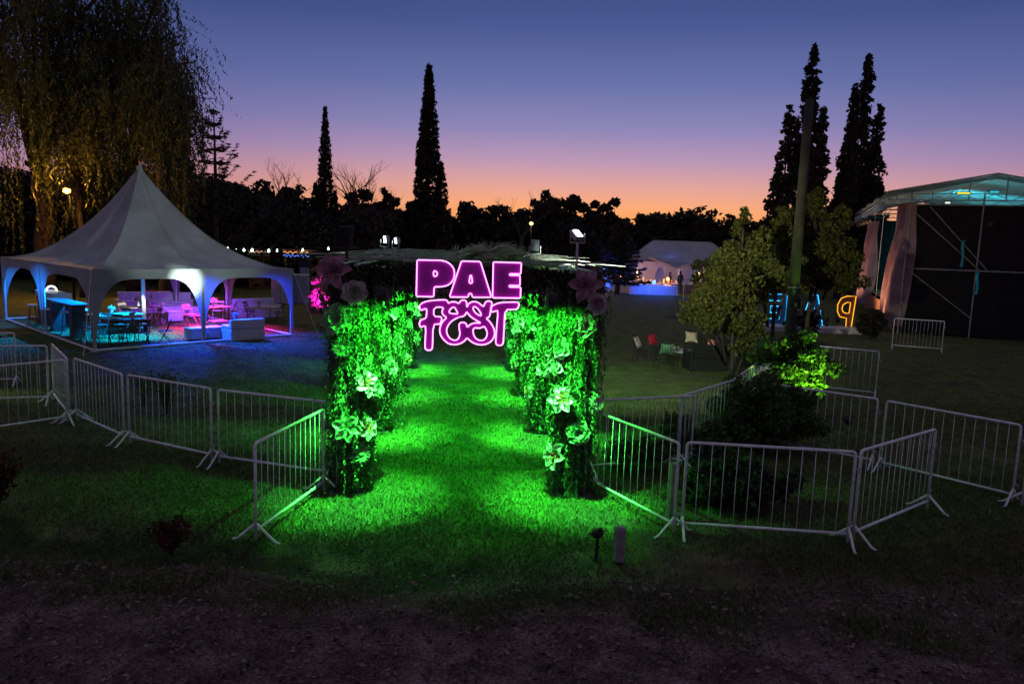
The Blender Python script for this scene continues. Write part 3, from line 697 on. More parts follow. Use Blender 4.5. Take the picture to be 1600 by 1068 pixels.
a = G(1386, 626, 1.2); c = G(1596, 664, 1.2); a.z = c.z = 0; barrier(a, c, 'barrier at the right edge standing in front of bare earth')
barrier(c + V(.05, -.15, 0), c + V(1.5, 1.2, 0), 'barrier cut off by the right edge of the view')
a = G(1247, 538, 1.2); c = G(1374, 549, 1.2); a.z = c.z = 0; barrier(a, c, 'barrier behind the bright lime shrub')
a = G(1398, 497, 1.2); c = G(1476, 502, 1.2); a.z = c.z = 0; barrier(a, c, 'distant barrier standing alone beside the stage')
a = G(22, 520, 1.2); a.z = 0; barrier(a + V(-1.9, -.5, 0), a, 'barrier at the far left edge nearest the white marquee')

# ================================================================== MARQUEE
TA = V(-12.22, 21.48, 0); TB = V(-7.89, 26.45, 0); TC_ = V(-19.4, 28.16, 0); TD = TB + TC_ - TA; TO = (TB + TC_) / 2
EV = 2.4; AP = 5.85
marq = empty('marquee', (0, 0, 0), 0, 'large white peaked marquee with arched openings and blue lit posts on the left lawn', 'marquee')
corners = [TA, TB, TD, TC_]
def edgept(u):
    k = int(u * 4) % 4; f = u * 4 - int(u * 4); return corners[k].lerp(corners[(k + 1) % 4], f)
def canopy(u, v):
    e = edgept(u % 1.0); t = v; f = t * t * .985 + .015 * t
    seam = abs(((u * 8) % 1) - .5) * 2
    sag = -.1 * math.sin(math.pi * t) * (1 - seam ** 6) 
    wr = .02 * math.sin(u * 97 + t * 9) * math.sin(math.pi * t) + .014 * math.sin(u * 331 + 6 * math.sin(t * 7)) * (1 - t) ** 2 * min(1, t * 8)
    sc = 0.04 * (1 - t)
    p = e.lerp(TO, min(t, .985)); p = p + (e - TO).normalized() * sc
    return (p.x, p.y, EV + (AP - EV) * f + sag + wr)
b = MB(); b.grid(canopy, 240, 34); b.build('canopy', M['fabric'], marq, smooth=True)
for k in range(8):
    b = MB(); b.tube([V(*canopy(k / 8, j / 30)) + V(0, 0, .006) for j in range(30)], .011, 5); b.build('seam', M['fabric'], marq, smooth=True)
for k, c in enumerate(corners):
    d = (c - TO).normalized(); b = MB(); b.tube([c + V(0, 0, EV), c + d * 1.0 + V(0, 0, .02)], .008, 5); b.tube([c + d * 1.0 + V(0, 0, -.02), c + d * 1.03 + V(0, 0, .12)], .014, 6); b.build('guy_rope', M['rail'], marq)
b = MB(); b.lathe([(.12, -.12), (.1, 0), (.06, .05), (.001, .07)], 12, (TO.x, TO.y, AP - .02)); b.build('peak_cap', M['fabric'], marq, smooth=True)
def valance(a, c):
    b = MB(); d = (c - a); n = V(d.y, -d.x, 0).normalized() * .04
    if (a + d / 2 - TO).dot(n) < 0: n = -n
    def fn(u, v):
        s = 2 * u - 1; w = .98
        zb = 2.12 * (max(0, 1 - abs(s / w) ** 5)) ** .58 if abs(s) < w else 0.0
        z = zb + (EV + .02 - zb) * v
        p = a.lerp(c, u) + n * (1 + .35 * math.sin(u * 40) * (1 - v) * (0 if abs(s) > .9 else 1))
        return (p.x, p.y, max(z, .03))
    b.grid(fn, 72, 6); b.build('arched_valance', M['fabric'], marq, smooth=True)
for k in range(4):
    a, c = corners[k], corners[(k + 1) % 4]; m = (a + c) / 2
    valance(a, m); valance(m, c)
for k in range(4):
    a, c = corners[k], corners[(k + 1) % 4]
    for p in (a, (a + c) / 2):
        q = p + (TO - p).normalized() * .05
        b = MB(); b.tube([q, q + V(0, 0, EV)], .045, 10); b.box(q + V(0, 0, .01), (.2, .2, .02)); b.build('post', M['paint'], marq, smooth=False)
    b = MB(); b.tube([a + V(0, 0, .05), c + V(0, 0, .05)], .04, 8); b.build('base_rail', M['paint'], marq)
    b = MB(); b.tube([a + V(0, 0, EV - .02), c + V(0, 0, EV - .02)], .03, 8); b.build('eave_bar', M['paint'], marq)
b = MB(); b.tube([TO, TO + V(0, 0, AP)], .07, 12); b.box(TO + V(0, 0, .015), (.4, .4, .03)); b.build('centre_post', M['paint'], marq, smooth=False)

# coloured lamps of the marquee (hung on the posts)
def tlamp(loc, tgt, emi, col, power, cone, label):
    o = par_can('par_lamp', loc, tgt, emi, .9, label, 'spotlight', 'coloured lamps hung in the marquee')
    d = (Vector(tgt) - Vector(loc)).normalized()
    lamp('beam', 'SPOT', Vector(loc) + d * .1, tgt, col, power, o, .06, cone, .9); return o
mAC = (TA + TC_) / 2; mAB = (TA + TB) / 2; mBD = (TB + TD) / 2; mCD = (TC_ + TD) / 2
inw = lambda p, k, z: p + (TO - p).normalized() * k + V(0, 0, z)
tlamp(inw(mAC, 1.6, 2.2), mAC + V(-.3, -.4, 0), 'lamp_blue', (0.0, .2, 1), 3400, 120, 'blue lamp hung inside the left side of the marquee')
tlamp(inw(TA, 3.0, 2.25), TA + V(-.6, 3.6, 0), 'lamp_blue', (0.0, .3, 1), 4600, 95, 'cyan lamp hung over the dark folding chairs')
tlamp(inw(mAB, 1.2, 2.25), mAB + V(.5, -.4, 0), 'lamp_blue', (0.005, .06, 1), 3300, 115, 'deep blue lamp hung inside the front of the marquee')
tlamp(inw(TO + V(2.0, 1.6, 0), .3, 2.3), TO + V(2.4, .6, 0), 'lamp_magenta', (1, .02, .55), 5000, 100, 'magenta lamp hung near the centre post of the marquee')
tlamp(inw(mBD, 1.4, 2.3), mBD + V(-1.6, .2, 0), 'lamp_blue', (.25, .05, 1), 1500, 115, 'violet lamp hung inside the back of the marquee')
tlamp(inw(TC_, 1.8, 2.2), TC_ + V(.3, -.3, 0.4), 'lamp_blue', (0.0, .2, 1), 420, 110, 'blue lamp hung inside the far left corner of the marquee')
tlamp(inw(TB, 1.8, 2.2), TB + V(-.1, -1.0, 0), 'lamp_blue', (.01, .05, 1), 3000, 110, 'blue lamp hung inside the right corner of the marquee')
tlamp(TO + V(.5, -.9, .12), TO + V(.02, 0, 1.9), 'lamp_blue', (0.0, .35, 1), 110, 50, 'blue uplight standing at the foot of the centre post')

# hot white beam from the tunnel roof on the marquee valance
# ================================================================== FURNITURE
def folding_chair():
    o = empty('folding_chair')
    w = .2; b = MB()
    for s in (-1, 1):
        b.tube([(s * w, -.22, 0), (s * w, .05, .42), (s * w, .2, .82)], .014, 5)
    b.tube([(-w, .2, .8), (w, .2, .8)], .012, 5)
    b.build('back_frame', M['darkwood'], o)
    b = MB()
    for s in (-1, 1): b.tube([(s * (w - .03), .26, 0), (s * (w - .03), -.16, .45)], .014, 5)
    b.tube([(-w + .03, .2, .08), (w - .03, .2, .08)], .01, 5); b.build('leg_frame', M['darkwood'], o)
    b = MB()
    for k in range(6): b.box((0, -.16 + k * .066, .45), (.38, .05, .016))
    b.build('seat', M['darkwood'], o)
    b = MB(); b.box((0, .19, .78), (.4, .018, .09), M=Matrix.Rotation(-.35, 3, 'X')); b.box((0, .155, .66), (.4, .018, .06), M=Matrix.Rotation(-.35, 3, 'X')); b.build('backrest', M['darkwood'], o)
    return o
ch0 = folding_chair(); ch_used = [False]; CH_pale = {}
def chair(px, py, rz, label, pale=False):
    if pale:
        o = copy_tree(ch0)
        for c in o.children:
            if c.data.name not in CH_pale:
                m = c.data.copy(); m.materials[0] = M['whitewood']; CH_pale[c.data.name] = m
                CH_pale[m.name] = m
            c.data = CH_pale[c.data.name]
    else:
        o = ch0 if not ch_used[0] else copy_tree(ch0); ch_used[0] = True
    p = G(px, py); o.location = p; o.rotation_euler = (0, 0, R_(rz)); tag(o, label, 'chair', 'folding chairs under the marquee')
chair(258, 538, -70, 'dark folding chair at the right end of the nearest group, side on')
chair(222, 542, 10, 'dark folding chair with its back to the camera, left of the side-on one')
chair(182, 543, 20, 'dark folding chair nearest the front corner post, lying half turned')
chair(140, 533, 60, 'dark folding chair just left of the front corner post')
chair(160, 528, -20, 'dark folding chair just right of the front corner post')
chair(190, 528, 170, 'dark folding chair facing the camera behind the nearest low table')
chair(205, 516, 160, 'folding chair beyond the cyan lit table')
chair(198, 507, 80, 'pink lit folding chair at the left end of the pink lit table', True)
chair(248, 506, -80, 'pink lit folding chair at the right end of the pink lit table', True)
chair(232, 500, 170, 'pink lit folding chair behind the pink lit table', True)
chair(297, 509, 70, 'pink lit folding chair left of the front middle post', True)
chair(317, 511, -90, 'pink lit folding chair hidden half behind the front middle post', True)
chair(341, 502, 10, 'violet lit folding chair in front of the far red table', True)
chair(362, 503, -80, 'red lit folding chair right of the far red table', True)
chair(390, 502, 90, 'dark folding chair near the right end of the marquee')
chair(436, 504, -90, 'dark folding chair beside the right corner post')
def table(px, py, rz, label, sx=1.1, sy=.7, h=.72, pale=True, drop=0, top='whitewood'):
    o = empty('table', G(px, py), R_(rz), label, 'table'); b = MB()
    b.box((0, 0, h - .015), (sx, sy, .03), bev=.006); b.build('tabletop', M[top], o)
    for (x, y) in ((-1, -1), (-1, 1), (1, -1), (1, 1)):
        b = MB(); b.tube([(x * (sx / 2 - .1), y * (sy / 2 - .07), 0), (x * (sx / 2 - .07), y * (sy / 2 - .07), h - .03)], .018, 6); b.build('leg', M['darkwood'], o)
    return o
def vase(p, label, s=1.0, flowers=True):
    o = empty('centrepiece', p, 0, label, 'centrepiece')
    b = MB(); b.lathe([(.03 * s, 0), (.05 * s, .03 * s), (.045 * s, .1 * s), (.06 * s, .15 * s)], 12, cap=False); b.build('vase', M['glass'], o, smooth=True)
    r = random.Random(int(p[0] * 100)); P = [(r.gauss(0, .05 * s), r.gauss(0, .05 * s), (.2 + r.gauss(0, .03)) * s) for _ in range(110)]
    leafcards('bouquet', np.array(P), .06 * s, .04 * s, M['petal_white'], o, seed=3)
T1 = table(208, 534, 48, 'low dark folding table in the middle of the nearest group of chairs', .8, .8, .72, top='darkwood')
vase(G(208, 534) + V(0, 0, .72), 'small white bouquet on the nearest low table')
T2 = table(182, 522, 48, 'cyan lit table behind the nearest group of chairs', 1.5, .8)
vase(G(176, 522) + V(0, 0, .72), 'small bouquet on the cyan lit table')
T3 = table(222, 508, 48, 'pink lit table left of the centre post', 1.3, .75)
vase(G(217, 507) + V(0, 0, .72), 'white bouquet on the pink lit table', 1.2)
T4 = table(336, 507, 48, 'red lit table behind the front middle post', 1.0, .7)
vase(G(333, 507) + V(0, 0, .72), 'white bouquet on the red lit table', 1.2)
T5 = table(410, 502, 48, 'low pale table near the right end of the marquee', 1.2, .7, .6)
vase(G(405, 502) + V(0, 0, .6), 'small bouquet on the low pale table')
# poufs and sofas
def pouf(px, py, s, h, label, rz=48):
    o = empty('pouf', G(px, py), R_(rz), label, 'pouf', 'white cube poufs'); b = MB(); b.box((0, 0, h / 2 + .02), (s, s, h - .06), bev=.03); b.build('body', M['leather'], o, smooth=False)
    b = MB(); b.box((0, 0, h - .02), (s + .02, s + .02, .06), bev=.02); b.build('cushion', M['leather'], o)
pouf(306, 531, .55, .42, 'white cube pouf just left of the front middle post, blue lit'); pouf(333, 529, .55, .42, 'white cube pouf between the front middle post and the long bench')
pouf(342, 519, .55, .42, 'white cube pouf behind the pouf that stands next to the long bench'); pouf(270, 503, .6, .45, 'violet lit cube pouf nearest the centre post')
pouf(262, 497, .6, .45, 'violet lit cube pouf behind the one nearest the centre post'); pouf(285, 495, .6, .45, 'violet lit cube pouf in the middle of the back group'); pouf(302, 496, .6, .45, 'violet lit cube pouf at the right end of the back group')
def sofa(p, rz, ln, label, dp=.8, seat=.4, back=.75, m='leather', arms=True, cush=None):
    o = empty('sofa', p, R_(rz), label, 'sofa'); b = MB(); b.box((0, 0, seat / 2), (ln, dp, seat - .02), bev=.03); b.build('base', M[m], o)
    b = MB(); b.box((0, dp / 2 - .09, (seat + back) / 2 - .0), (ln, .18, back - seat + .02), bev=.04); b.build('backrest', M[m], o)
    n = max(1, round(ln / .75))
    for k in range(n):
        b = MB(); b.box((-ln / 2 + ln * (k + .5) / n, -.08, seat + .05), (ln / n - .02, dp - .2, .12), bev=.035); b.build('seat_cushion', M[m], o)
    if arms:
        for s in (-1, 1): b = MB(); b.box((s * (ln / 2 + .06), 0, .28), (.12, dp, .56), bev=.03); b.build('armrest', M[m], o)
    return o
sofa(G(230, 486), 40, 2.2, 'white sofa at the back of the marquee, left of the violet poufs', back=.85)
sofa(G(268, 487), 20, 1.6, 'white sofa behind the violet poufs', back=.85)
o = empty('cushion', G(236, 485) + V(0, 0, .45), R_(30), 'red cushion leaning on the back sofa of the marquee', 'cushion'); b = MB(); b.box((0, .1, .25), (.45, .14, .45), M=Matrix.Rotation(-.2, 3, 'X'), bev=.05); b.build('cover', M['cloth_red'], o)
p1 = G(362, 534); p2 = G(415, 530)
dd = (p2 - p1); ang = math.degrees(math.atan2(dd.y, dd.x)); nrm = V(-dd.y, dd.x, 0).normalized()
sofa((p1 + p2) / 2 + nrm * .42, ang + 180, dd.length, 'long white bench sofa seen from behind at the front right of the marquee', back=.72, arms=False)
vase((p1 + p2) / 2 + nrm * .25 - dd * .3 + V(0, 0, .72), 'small glass and flowers on the back of the long white sofa', .9)
sofa(G(400, 496), 40, 1.8, 'pale sofa at the back right of the marquee', back=.8)
# bar area on the left of the marquee
def stool(px, py, label):
    o = empty('bar_stool', G(px, py), R_(30), label, 'bar stool', 'bar stools under the marquee'); b = MB(); b.lathe([(.001, .0), (.17, .0), (.18, .02), (.17, .05), (.001, .055)], 14, (0, 0, .72)); b.build('seat', M['paint'], o)
    for k in range(4):
        a = k * math.pi / 2 + .78; b = MB(); b.tube([(.1 * math.cos(a), .1 * math.sin(a), .72), (.2 * math.cos(a), .2 * math.sin(a), 0)], .014, 6); b.build('leg', M['darkwood'], o)
    b = MB(); b.tube([(.165 * math.cos(t * .7854), .165 * math.sin(t * .7854), .28) for t in range(8)], .009, 5, closed=True); b.build('foot_ring', M['darkwood'], o)
for k, (px, py) in enumerate([(104, 521), (118, 523), (80, 516), (132, 517), (52, 508)]):
    stool(px, py, ['bar stool in the middle in front of the dark high table', 'bar stool right of the middle at the dark high table', 'bar stool beside the left middle post of the marquee', 'bar stool nearest the front corner post', 'bar stool at the far left of the marquee'][k])
o = empty('high_table', G(98, 519), R_(137), 'dark high bar table on the left of the marquee', 'bar table'); b = MB(); b.box((-.6, 0, 1.1), (3.0, .6, .05), bev=.01); b.build('tabletop', M['darkwood'], o)
for x in (-1.6, .5): b = MB(); b.box((x, 0, .54), (.3, .4, 1.07)); b.build('pedestal', M['darkwood'], o)
o = empty('bar_counter', G(85, 505), R_(137), 'pale bar counter behind the high table', 'counter'); b = MB(); b.box((0, 0, .5), (2.2, .5, 1.0), bev=.02); b.build('body', M['darkwood'], o); b = MB(); b.box((0, 0, 1.1), (2.3, .6, .2), bev=.01); b.build('top_board', M['leather'], o)
o = empty('table_lamp', G(83, 505) + V(0, 0, 1.2), 0, 'small bright white arched lamp on the bar counter', 'lamp'); b = MB(); b.tube([(.2 * math.cos(t * math.pi / 10), 0, .2 * math.sin(t * math.pi / 10)) for t in range(11)], .035, 7); b.build('arch', emis('arch_light', (.8, 1, 1), 1.5), o, smooth=True)
b = MB(); b.box((0, 0, .01), (.46, .12, .02)); b.build('foot', M['paint'], o)
lamp('work_light', 'POINT', G(83, 505) + V(0, -.3, 1.55), None, (.6, .95, 1), 6, o, .1)

# ================================================================== SPOT OF WHITE LIGHT ON THE LEFT GRASS
o = empty('flood_lamp', (-13.2, 15.6, .55), 0, 'floodlight low on the grass just beyond the left edge', 'flood lamp')
b = MB(); b.box((0, 0, 0), (.3, .12, .22), bev=.02); b.tube([(0, 0, 0), (0, 0, -.55)], .02, 6); b.build('housing', M['blackmetal'], o)
lamp('flood_beam', 'SPOT', (-13.1, 15.55, .6), (-9.6, 15.6, 0), (.75, 1, .45), 750, o, .05, 38, .8)

# ================================================================== FOREGROUND BITS
p = G(931, 872); o = empty('spike_lamp', p, .3, 'small dark unlit garden spike lamp on the grass before the right column', 'garden lamp')
b = MB(); b.tube([(0, 0, 0), (.01, 0, .26)], .02, 7); b.lathe([(.05, 0), (.05, .01)], 10, (0, 0, .0)); b.build('stake', M['blackmetal'], o)
b = MB(); b.lathe([(.03, -.06), (.05, -.04), (.062, .05), (.05, .055), (.02, .0)], 12); h = b.build('head', M['blackmetal'], o, smooth=True); h.location = (0, 0, .31); h.rotation_euler = (1.2, .2, .6)
b = MB(); b.tube([(-.09, 0, .3), (.09, 0, .33)], .012, 5); b.build('bracket', M['blackmetal'], o)
p = G(967, 874); o = empty('marker_post', p, .1, 'short pale square marker post next to the spike lamp', 'post'); b = MB(); b.box((0, 0, .19), (.11, .1, .4), bev=.008); b.box((0, 0, .395), (.09, .08, .02), bev=.005); b.build('shaft', mat('concrete', (.26, .23, .23), (.15, .13, .13), .9, 9, .6, 40), o)
p = G(1048, 812); o = empty('wooden_post', p, 0, 'weathered round wooden post just inside the enclosure corner', 'post'); b = MB(); b.tube([(0, 0, 0), (.005, 0, .4), (-.005, 0, .78)], [.078, .072, .068], 12); b.build('shaft', M['wood'], o)

# ================================================================== UTILITY POLE
Yp = 16.0
pb = at(1231, 560, Yp); pb = V(pb.x, Yp, 0); pt = at(1265, 155, Yp)
o = empty('utility_pole', pb, 0, 'tall bare round wooden pole rising behind the lime green shrub', 'pole')
b = MB(); b.tube([(0, 0, 0), (pt.x - pb.x + 0.0, 0, pt.z)], [.13, .085], 18)
k = b.build('shaft', M['polewood'], o, smooth=True)
b = MB(); b.tube([(.02 + (pt.x - pb.x) * .35 - .15, 0, pt.z * .35), (.02 + (pt.x - pb.x) * .35 + .15, 0, pt.z * .35)], .012, 5); b.lathe([(.118, 0), (.121, .03)], 16, ((pt.x - pb.x) * .42, 0, pt.z * .42), cap=False); b.build('band', M['galv'], o)

# ================================================================== TREES
def add_trunk(mb, p, h, r0, r1, lean=(0, 0), n=9, seed=0, segs=8):
    r = random.Random(seed); pts = []; rs = []
    for k in range(segs + 1):
        t = k / segs; pts.append(Vector(p) + V(lean[0] * t + r.gauss(0, .02 * h * .3) * (t > 0), lean[1] * t + r.gauss(0, .01 * h) * (t > 0), h * t)); rs.append(r0 + (r1 - r0) * t + (.3 * r0 * (1 - t) ** 6))
    mb.tube(pts, rs, n); return pts
def bare_branches(mb, p, d, ln, r, depth, rg, up=.25):
    q = p; pts = [p]; dd = d.normalized()
    for k in range(4):
        dd = (dd + V(rg.gauss(0, .16), rg.gauss(0, .16), rg.gauss(0, .1) + up * .2)).normalized(); q = q + dd * ln / 4; pts.append(q)
    mb.tube(pts, [r * (1 - .5 * k / 4) for k in range(5)], 5 if depth > 1 else 3, cap=False)
    if depth > 0:
        for k in range(rg.choice([2, 3])):
            i = rg.choice([2, 3, 4]); nd = (dd + V(rg.gauss(0, .6), rg.gauss(0, .6), rg.uniform(0, .4))).normalized()
            bare_branches(mb, pts[i], nd, ln * rg.uniform(.5, .8), r * .5, depth - 1, rg, up)
def crown_tree(name, loc, h, rx, z0, nclump, nleaf, L, W, leaf, label, cat='tree', group=None, seed=1, shape='round', trunk_r=None, clump=.3, lean=(0, 0), lobes=None, prof=None, rz_=0, ry=None, D=None):
    """clumps of leaves through an ellipsoidal or columnar volume, limbs reaching to them"""
    r = random.Random(seed); rg = np.random.default_rng(seed); ry = ry or rx
    o = empty(name, loc, rz_, label, cat, group); tr = trunk_r or h * .018
    if prof is None and lobes: prof = lambda t: min(1, (1 - t) ** .6 * 1.1) * (.8 + .2 * math.sin(t * 23))
    mb = MB(); tp = add_trunk(mb, (0, 0, -.05), h * .8, tr, tr * .25, lean, 8, seed)
    cs = []
    for k in range(nclump):
        for _ in range(50):
            if lobes:
                lx, lz0, lz1, lr = r.choices(lobes, weights=[(q[2] - q[1]) * q[3] for q in lobes])[0]
                t = r.random() ** .9; a = r.uniform(0, 2 * math.pi)
                wt = lr * (1 - t) ** .55 * (0.75 + .35 * math.sin(t * 9 + lx)) * min(1, .5 + t * 3) + .03 * lr
                q = r.random() ** .35; wt = lr * prof(t) if prof else wt; p = V(lx + wt * q * math.cos(a), wt * q * math.sin(a), lz0 + (lz1 - lz0) * t); cr = max(.12, clump * (.45 + .8 * (1 - t))); break
            a = r.uniform(0, 2 * math.pi); u = r.uniform(-1, 1); q = r.random() ** .45
            s = math.sqrt(1 - u * u); p = V(rx * q * s * math.cos(a), ry * q * s * math.sin(a), (z0 + h) / 2 + (h - z0) / 2 * q * u)
            if shape == 'round': cr = clump * r.uniform(.6, 1.3); break
            if shape == 'cone':
                t = (p.z - z0) / (h - z0); cr = clump * r.uniform(.6, 1.2)
                if math.hypot(p.x / rx, p.y / ry) < 1 - t * .95: break
        cs.append((p, cr))
        if k % max(1, nclump // 26) == 0 and not lobes:
            b0 = tp[min(len(tp) - 1, int(len(tp) * r.uniform(.3, .95)))]; m_ = b0.lerp(p, .5) + V(0, 0, -.1)
            mb.tube([b0, m_, p], [tr * .35, tr * .2, tr * .06], 5)
    if lobes:
        for (lx, lz0, lz1, lr) in lobes: mb.tube([(lx * .3, 0, max(0, lz0 - 1)), (lx, 0, lz0 + (lz1 - lz0) * .3), (lx, 0, lz1 - .5)], [tr * .7, tr * .4, .03], 6)
    mb.build('trunk', M['bark'], o, smooth=True)
    wts = np.array([c[1] ** 2 for c in cs]); cnt = np.maximum(3, (nleaf * wts / wts.sum())).astype(int); P = []
    for (p, cr), n in zip(cs, cnt):
        d = rg.normal(size=(n, 3)); d /= np.linalg.norm(d, axis=1)[:, None]; q = cr * rg.uniform(.15, 1.1, (n, 1)) ** .6
        P.append(np.array(p[:]) + d * q * np.array([1, 1, .75]))
    P = np.concatenate(P)
    leafcards('crown', P, L, W, leaf, o, None if D is None else np.tile(D, (len(P), 1)), .9, seed)
    return o
def ground_x(px, Y): d = ray(px, 400); return d.x * Y / d.y
def top_z(px, py, Y): return at(px, py, Y).z
DL = M['dark_leaf']

# --- weeping willows on the left
def willow(px, Y, h, rx, label, seed, nstr=330, trunk_r=.45, fork=True, ztop=None):
    x = ground_x(px, Y); r = random.Random(seed); o = empty('weeping_willow', (x, Y, 0), 0, label, 'tree')
    mb = MB(); tp = add_trunk(mb, (0, 0, -.05), h * .55, trunk_r, trunk_r * .5, (r.uniform(-.4, .4), 0), 10, seed)
    limbs = []
    for k in range(11):
        a = k * 2.4 + r.random(); b0 = tp[r.choice([4, 5, 6, 7, 8])]
        e = V(rx * r.uniform(.4, .95) * math.cos(a), rx * r.uniform(.4, .95) * math.sin(a), h * r.uniform(.62, .95))
        pts = [b0, b0.lerp(e, .3) + V(0, 0, h * .08), b0.lerp(e, .65) + V(0, 0, h * .07), e]
        mb.tube(pts, [trunk_r * .42, trunk_r * .3, trunk_r * .18, .04], 7); limbs.append(pts)
        for j in range(3):
            s = pts[r.choice([1, 2])]; e2 = s + V(r.gauss(0, 1.1), r.gauss(0, 1.1), r.uniform(.6, 1.8)); mb.tube([s, s.lerp(e2, .5) + V(0, 0, .3), e2], [trunk_r * .14, trunk_r * .09, .02], 5); limbs.append([s, s, s.lerp(e2, .5), e2])
    mb.build('trunk', M['bark'], o, smooth=True)
    pts = []; dr = []
    for s in range(nstr):
        l = r.choice(limbs); t = r.uniform(.35, 1.05); k = min(2.99, t * 3); i0 = int(k); p = l[i0].lerp(l[min(3, i0 + 1)], k - i0) + V(r.gauss(0, .55), r.gauss(0, .55), r.gauss(0, .35))
        ln = r.uniform(1.2, h * .46) if r.random() < .5 else r.uniform(.5, 2.5); ln = min(ln, p.z - 1.2)
        sw = r.gauss(0, .25); n = int(ln / .085); ox = V(r.gauss(0, .3), r.gauss(0, .3), 0)
        bunch = r.random() < .3
        if bunch: ln = r.uniform(.5, 1.7); n = int(ln / .085)
        for side in range(9 if bunch else r.choice([1, 1, 2])):
            o2 = V(r.gauss(0, .38 if bunch else .12), r.gauss(0, .38 if bunch else .12), r.gauss(0, .3) if bunch else 0)
            for j in range(n):
                t = j / n; q = p + ox * math.sin(t * 1.6) + o2 * (1 + t) + V(sw * t * .4 + r.gauss(0, .05), r.gauss(0, .05), -ln * t)
                pts.append(q[:]); dr.append((r.gauss(0, .4), r.gauss(0, .4), -1))
    leafcards('hanging_fronds', np.array(pts), .2, .06, M['willow'], o, np.array(dr), .6, seed)
    return o
willow(70, 40, 21, 6.8, 'huge weeping willow with a forked trunk at the far left edge', 11, 560)
willow(212, 43, 19.4, 4.3, 'weeping willow rising behind the peak of the marquee', 12, 540)
willow(262, 38, 13.6, 1.9, 'drooping willow with the thick leafy trunk, rightmost of the willows', 14, 230, .3)
willow(-60, 34, 17, 5, 'weeping willow whose fronds hang into the top left corner', 15, 260)
willow(128, 38.6, 12.5, 2.6, 'lower willow branches hanging around the orange street lamp', 17, 210, .16)
# leafy clad column of ivy at the right of the willows
Yc = 42; x = ground_x(291, Yc)
crown_tree('ivy_clad_tree', (x, Yc, 0), top_z(291, 195, Yc), .8, 0, 300, 9000, .16, .1, M['dark_leaf'], 'straight ivy clad trunk standing between the willows and the spreading conifer', seed=21, clump=.4, lobes=[(0, 0, top_z(291, 190, Yc) * 1.1, .85)], trunk_r=.3)

# --- spreading conifer
def conifer(px, pytop, Y, rad, label, seed, tiers=17, dens=60, up=.35, wild=0):
    x = ground_x(px, Y); h = top_z(px, pytop, Y); r = random.Random(seed); o = empty('conifer', (x, Y, 0), 0, label, 'tree')
    mb = MB(); mb.tube([(0, 0, 0), (.05, 0, h * .5), (0, 0, h)], [.22, .14, .02], 8); pts = []; dr = []
    for t in range(tiers):
        f = t / (tiers - 1); z = h * (.18 + .8 * f); n = r.choice([5, 6, 7])
        for k in range(n):
            a = k * 2 * math.pi / n + r.random(); ln = rad * (1 - f) ** .8 * r.uniform(.7 - wild, 1.15 + wild) + .15; d = V(math.cos(a), math.sin(a), 0)
            b0 = V(0, 0, z); bp = [b0, b0 + d * ln * .5 + V(0, 0, -.04 * ln), b0 + d * ln + V(0, 0, up * ln * .6)]
            mb.tube(bp, [.045, .03, .01], 4)
            m = int(dens * ln / rad) + 6
            for j in range(m):
                u = r.uniform(.12, 1); q = bp[0].lerp(bp[1], u * 2) if u < .5 else bp[1].lerp(bp[2], u * 2 - 1)
                w = .34 * (1 - u) + .08; s = V(-d.y, d.x, 0)
                pts.append((q + s * r.gauss(0, w * .6) + V(0, 0, r.gauss(-.05, .06)))[:]); e = d + s * r.gauss(0, .8) + V(0, 0, r.uniform(-.3, .3)); dr.append(e[:])
    mb.build('trunk', M['bark'], o, smooth=True)
    leafcards('branches', np.array(pts), .34, .07, DL, o, np.array(dr), .3, seed); return o
conifer(338, 168, 45, 3.5, 'open conifer with upswept branches just right of the willows', 31, 13, 80, .75, .3)

# --- the two pointed cypresses
def cypress(px, pytop, Y, rad, label, seed, lobes, n=15000, lean=0):
    x = at(px, pytop, Y).x; h = top_z(px, pytop, Y)
    return crown_tree('cypress', (x, Y, 0), h, rad, 0, 2600, int(n * 1.3), .26, .09, M['cyp'], label, seed=seed, clump=.2, lobes=[(lx, a * h, c * h, rr) for (lx, a, c, rr) in lobes], prof=lambda t: (1 - t) ** .55 * 1.3 - .1, trunk_r=.25, D=(0, 0, 1))
cypress(508, 168, 65, 1.2, 'smaller of the two dark pointed cypresses, left of the tunnel', 41, [(0, .0, 1.0, .85), (-.85, 0, .56, .8), (.85, 0, .52, .75)], 22000)
cypress(672, 100, 60, 1.6, 'tallest dark pointed cypress, standing behind the neon sign', 42, [(0, .0, .99, 1.35), (-.15, .5, 1.0, .6), (1.05, .0, .56, 1.1)], 36000)
# --- poplars on the right
def poplar(px, pytop, Y, label, seed, lobes, n=12000):
    x = at(px, pytop, Y).x; h = top_z(px, pytop, Y)
    return crown_tree('poplar', (x, Y, 0), h, 2, 0, 800, int(n * 1.9), .3, .2, DL, label, seed=seed, clump=.42, lobes=[(lx, a * h, c * h, rr) for (lx, a, c, rr) in lobes], trunk_r=.25)
poplar(1272, 80, 60, 'tallest dark poplar, partly behind the utility pole', 51, [(0, .12, 1.02, 1.75), (-1.5, .15, .78, 1.2), (1.1, .2, .78, 1.2), (-2.0, .15, .55, 1.2)], 15000)
poplar(1337, 138, 60, 'narrow dark poplar, middle one of the three', 52, [(0, .1, 1.02, 1.15), (-.6, .12, .6, 1.0)], 7000)
poplar(1362, 92, 61, 'dark poplar nearest the stage roof with two pointed tops', 53, [(-.2, .1, 1.02, 1.3), (1.05, .12, .82, 1.1), (1.6, .12, .5, 1.3)], 11000)

